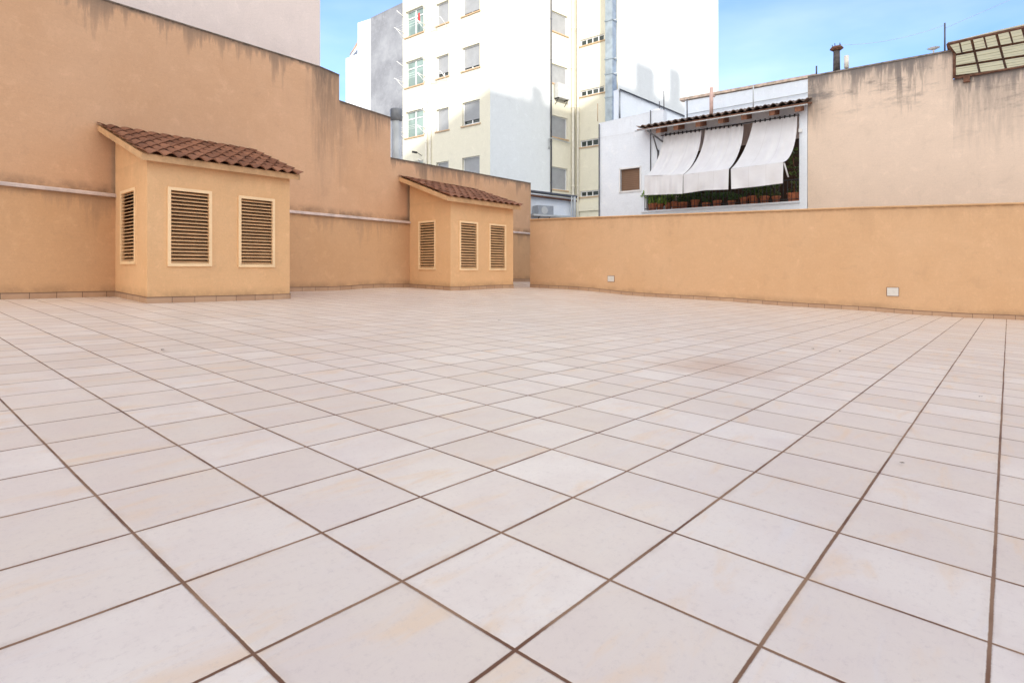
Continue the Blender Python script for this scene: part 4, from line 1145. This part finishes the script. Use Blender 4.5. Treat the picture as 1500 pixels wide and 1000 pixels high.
# blue-white tank by the eave
tk = SP.p(962, 172); mb = MB(); r = (SP.p(971,170)-SP.p(955,170)).length/2*.8
mb.tube([tk, (tk.x,tk.y,SP.z_(962,161))], r, 20); tag(mb.build('roof_tank', M['whitepaint']), 'pale round tank on the flat white roof beside the tiled eave', 'tank')

# ------------------------------------------------------------------ bits on the floor
rnd = random.Random(11)
def debris(px, py, size, label, mat, cat='leaf', group=None):
    p = onfloor(px, py); mb = MB()
    a = rnd.uniform(0, 6); n = 7; c = p+Vector((0,0,.004)); ring = []
    for k in range(n):
        t_ = a+2*math.pi*k/n; rr = size*rnd.uniform(.5, 1.2)
        ring.append(c+Vector((math.cos(t_)*rr, math.sin(t_)*rr*.6, .004+rnd.uniform(0,.006))))
    top = c+Vector((0,0,.008))
    for k in range(n): mb.face([ring[k], ring[(k+1)%n], top])
    tag(mb.build('fallen_leaf' if cat == 'leaf' else 'petal', mat, recalc=True), label, cat, group)
debris(239, 514, .022, 'dark dry leaf on the tiles in front of the larger hut', M['soil'])
debris(1300, 462, .035, 'red petal on the tiles below the right wall light', M['petal'], 'petal')
debris(1436, 583, .014, 'dark crumb on the tiles near the right edge', M['soil'])
debris(1321, 681, .010, 'tiny dark crumb on the tiles in the right foreground', M['soil'])
debris(1190, 512, .02, 'dark dry leaf lying on a joint right of the stained tile', M['soil'])
debris(731, 470, .03, 'dark dry leaf on the tiles beyond the middle', M['soil'])
debris(1230, 516, .016, 'small dark leaf bit right of the jointed leaf', M['soil'])

# ------------------------------------------------------------------ camera, light, world
cam = bpy.data.cameras.new('camera'); co = bpy.data.objects.new('camera', cam); COL.objects.link(co); scene.camera = co
co.location = (0, 0, CAMZ); co.rotation_euler = (R(90), 0, 0)
cam.sensor_width = 36; cam.lens = F/1500*36; cam.shift_x = (750-PX)/1500; cam.shift_y = (PY-500)/1500
cam.clip_start = .05; cam.clip_end = 3000
sl = bpy.data.lights.new('sun', 'SUN'); so = bpy.data.objects.new('sun', sl); COL.objects.link(so)
sl.energy = 2.0; sl.angle = R(.45); sl.color = (1.0, .95, .87)
so.rotation_euler = (-SUN).to_track_quat('-Z', 'Y').to_euler(); so.location = (0, -5, 30)
FILL_CLOUD, FILL_CLOUD_BIAS = 7.1, .35
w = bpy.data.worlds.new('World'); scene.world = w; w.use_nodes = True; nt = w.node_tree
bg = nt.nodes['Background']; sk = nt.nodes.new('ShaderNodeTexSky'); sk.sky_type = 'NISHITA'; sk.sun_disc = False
sk.sun_elevation = math.asin(SUN.z); sk.sun_rotation = math.atan2(SUN.x, SUN.y)
sk.air_density = .8; sk.dust_density = .6; sk.ozone_density = 7.0
# added cloud, unseen behind the viewer, brightens the shaded terrace; blue in front
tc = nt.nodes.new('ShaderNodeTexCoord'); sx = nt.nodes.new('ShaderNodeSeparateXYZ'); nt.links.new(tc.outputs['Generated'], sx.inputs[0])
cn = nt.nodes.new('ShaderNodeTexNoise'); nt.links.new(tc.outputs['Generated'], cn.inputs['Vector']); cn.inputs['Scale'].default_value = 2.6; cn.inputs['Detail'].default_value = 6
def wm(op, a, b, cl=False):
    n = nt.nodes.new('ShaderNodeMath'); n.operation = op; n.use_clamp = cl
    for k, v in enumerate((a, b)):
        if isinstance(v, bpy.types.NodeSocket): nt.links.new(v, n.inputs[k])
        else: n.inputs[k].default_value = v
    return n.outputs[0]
cov = wm('MULTIPLY_ADD', sx.outputs[1], -1.3, False); cov.node.inputs[2].default_value = FILL_CLOUD_BIAS
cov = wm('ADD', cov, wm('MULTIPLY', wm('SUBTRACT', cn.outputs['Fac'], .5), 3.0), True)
# thin milky veil low over the roofs
cn2 = nt.nodes.new('ShaderNodeTexNoise'); mp2 = nt.nodes.new('ShaderNodeMapping'); mp2.inputs['Scale'].default_value = (1, 1, 3.2)
nt.links.new(tc.outputs['Generated'], mp2.inputs[0]); nt.links.new(mp2.outputs[0], cn2.inputs['Vector']); cn2.inputs['Scale'].default_value = 2.3; cn2.inputs['Detail'].default_value = 5
veil = wm('MULTIPLY', wm('SUBTRACT', 1.0, wm('MULTIPLY', sx.outputs[2], 1.5), True), wm('ADD', wm('MULTIPLY', wm('SUBTRACT', cn2.outputs['Fac'], .40), 1.0), .16), True)
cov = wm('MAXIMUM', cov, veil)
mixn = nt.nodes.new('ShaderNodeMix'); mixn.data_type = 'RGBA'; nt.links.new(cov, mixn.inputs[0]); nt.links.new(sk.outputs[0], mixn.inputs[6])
mixn.inputs[7].default_value = (FILL_CLOUD*1.0, FILL_CLOUD*.98, FILL_CLOUD*.955, 1)
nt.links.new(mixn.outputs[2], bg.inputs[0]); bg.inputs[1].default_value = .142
vs = scene.view_settings; vs.view_transform = 'Standard'; vs.look = 'None'; vs.gamma = 1; vs.exposure = 1.3

scene.cycles.max_bounces = 8; scene.cycles.diffuse_bounces = 5
scene.cycles.use_denoising = True
for o in scene.objects:
    if '_o' in o: del o['_o']
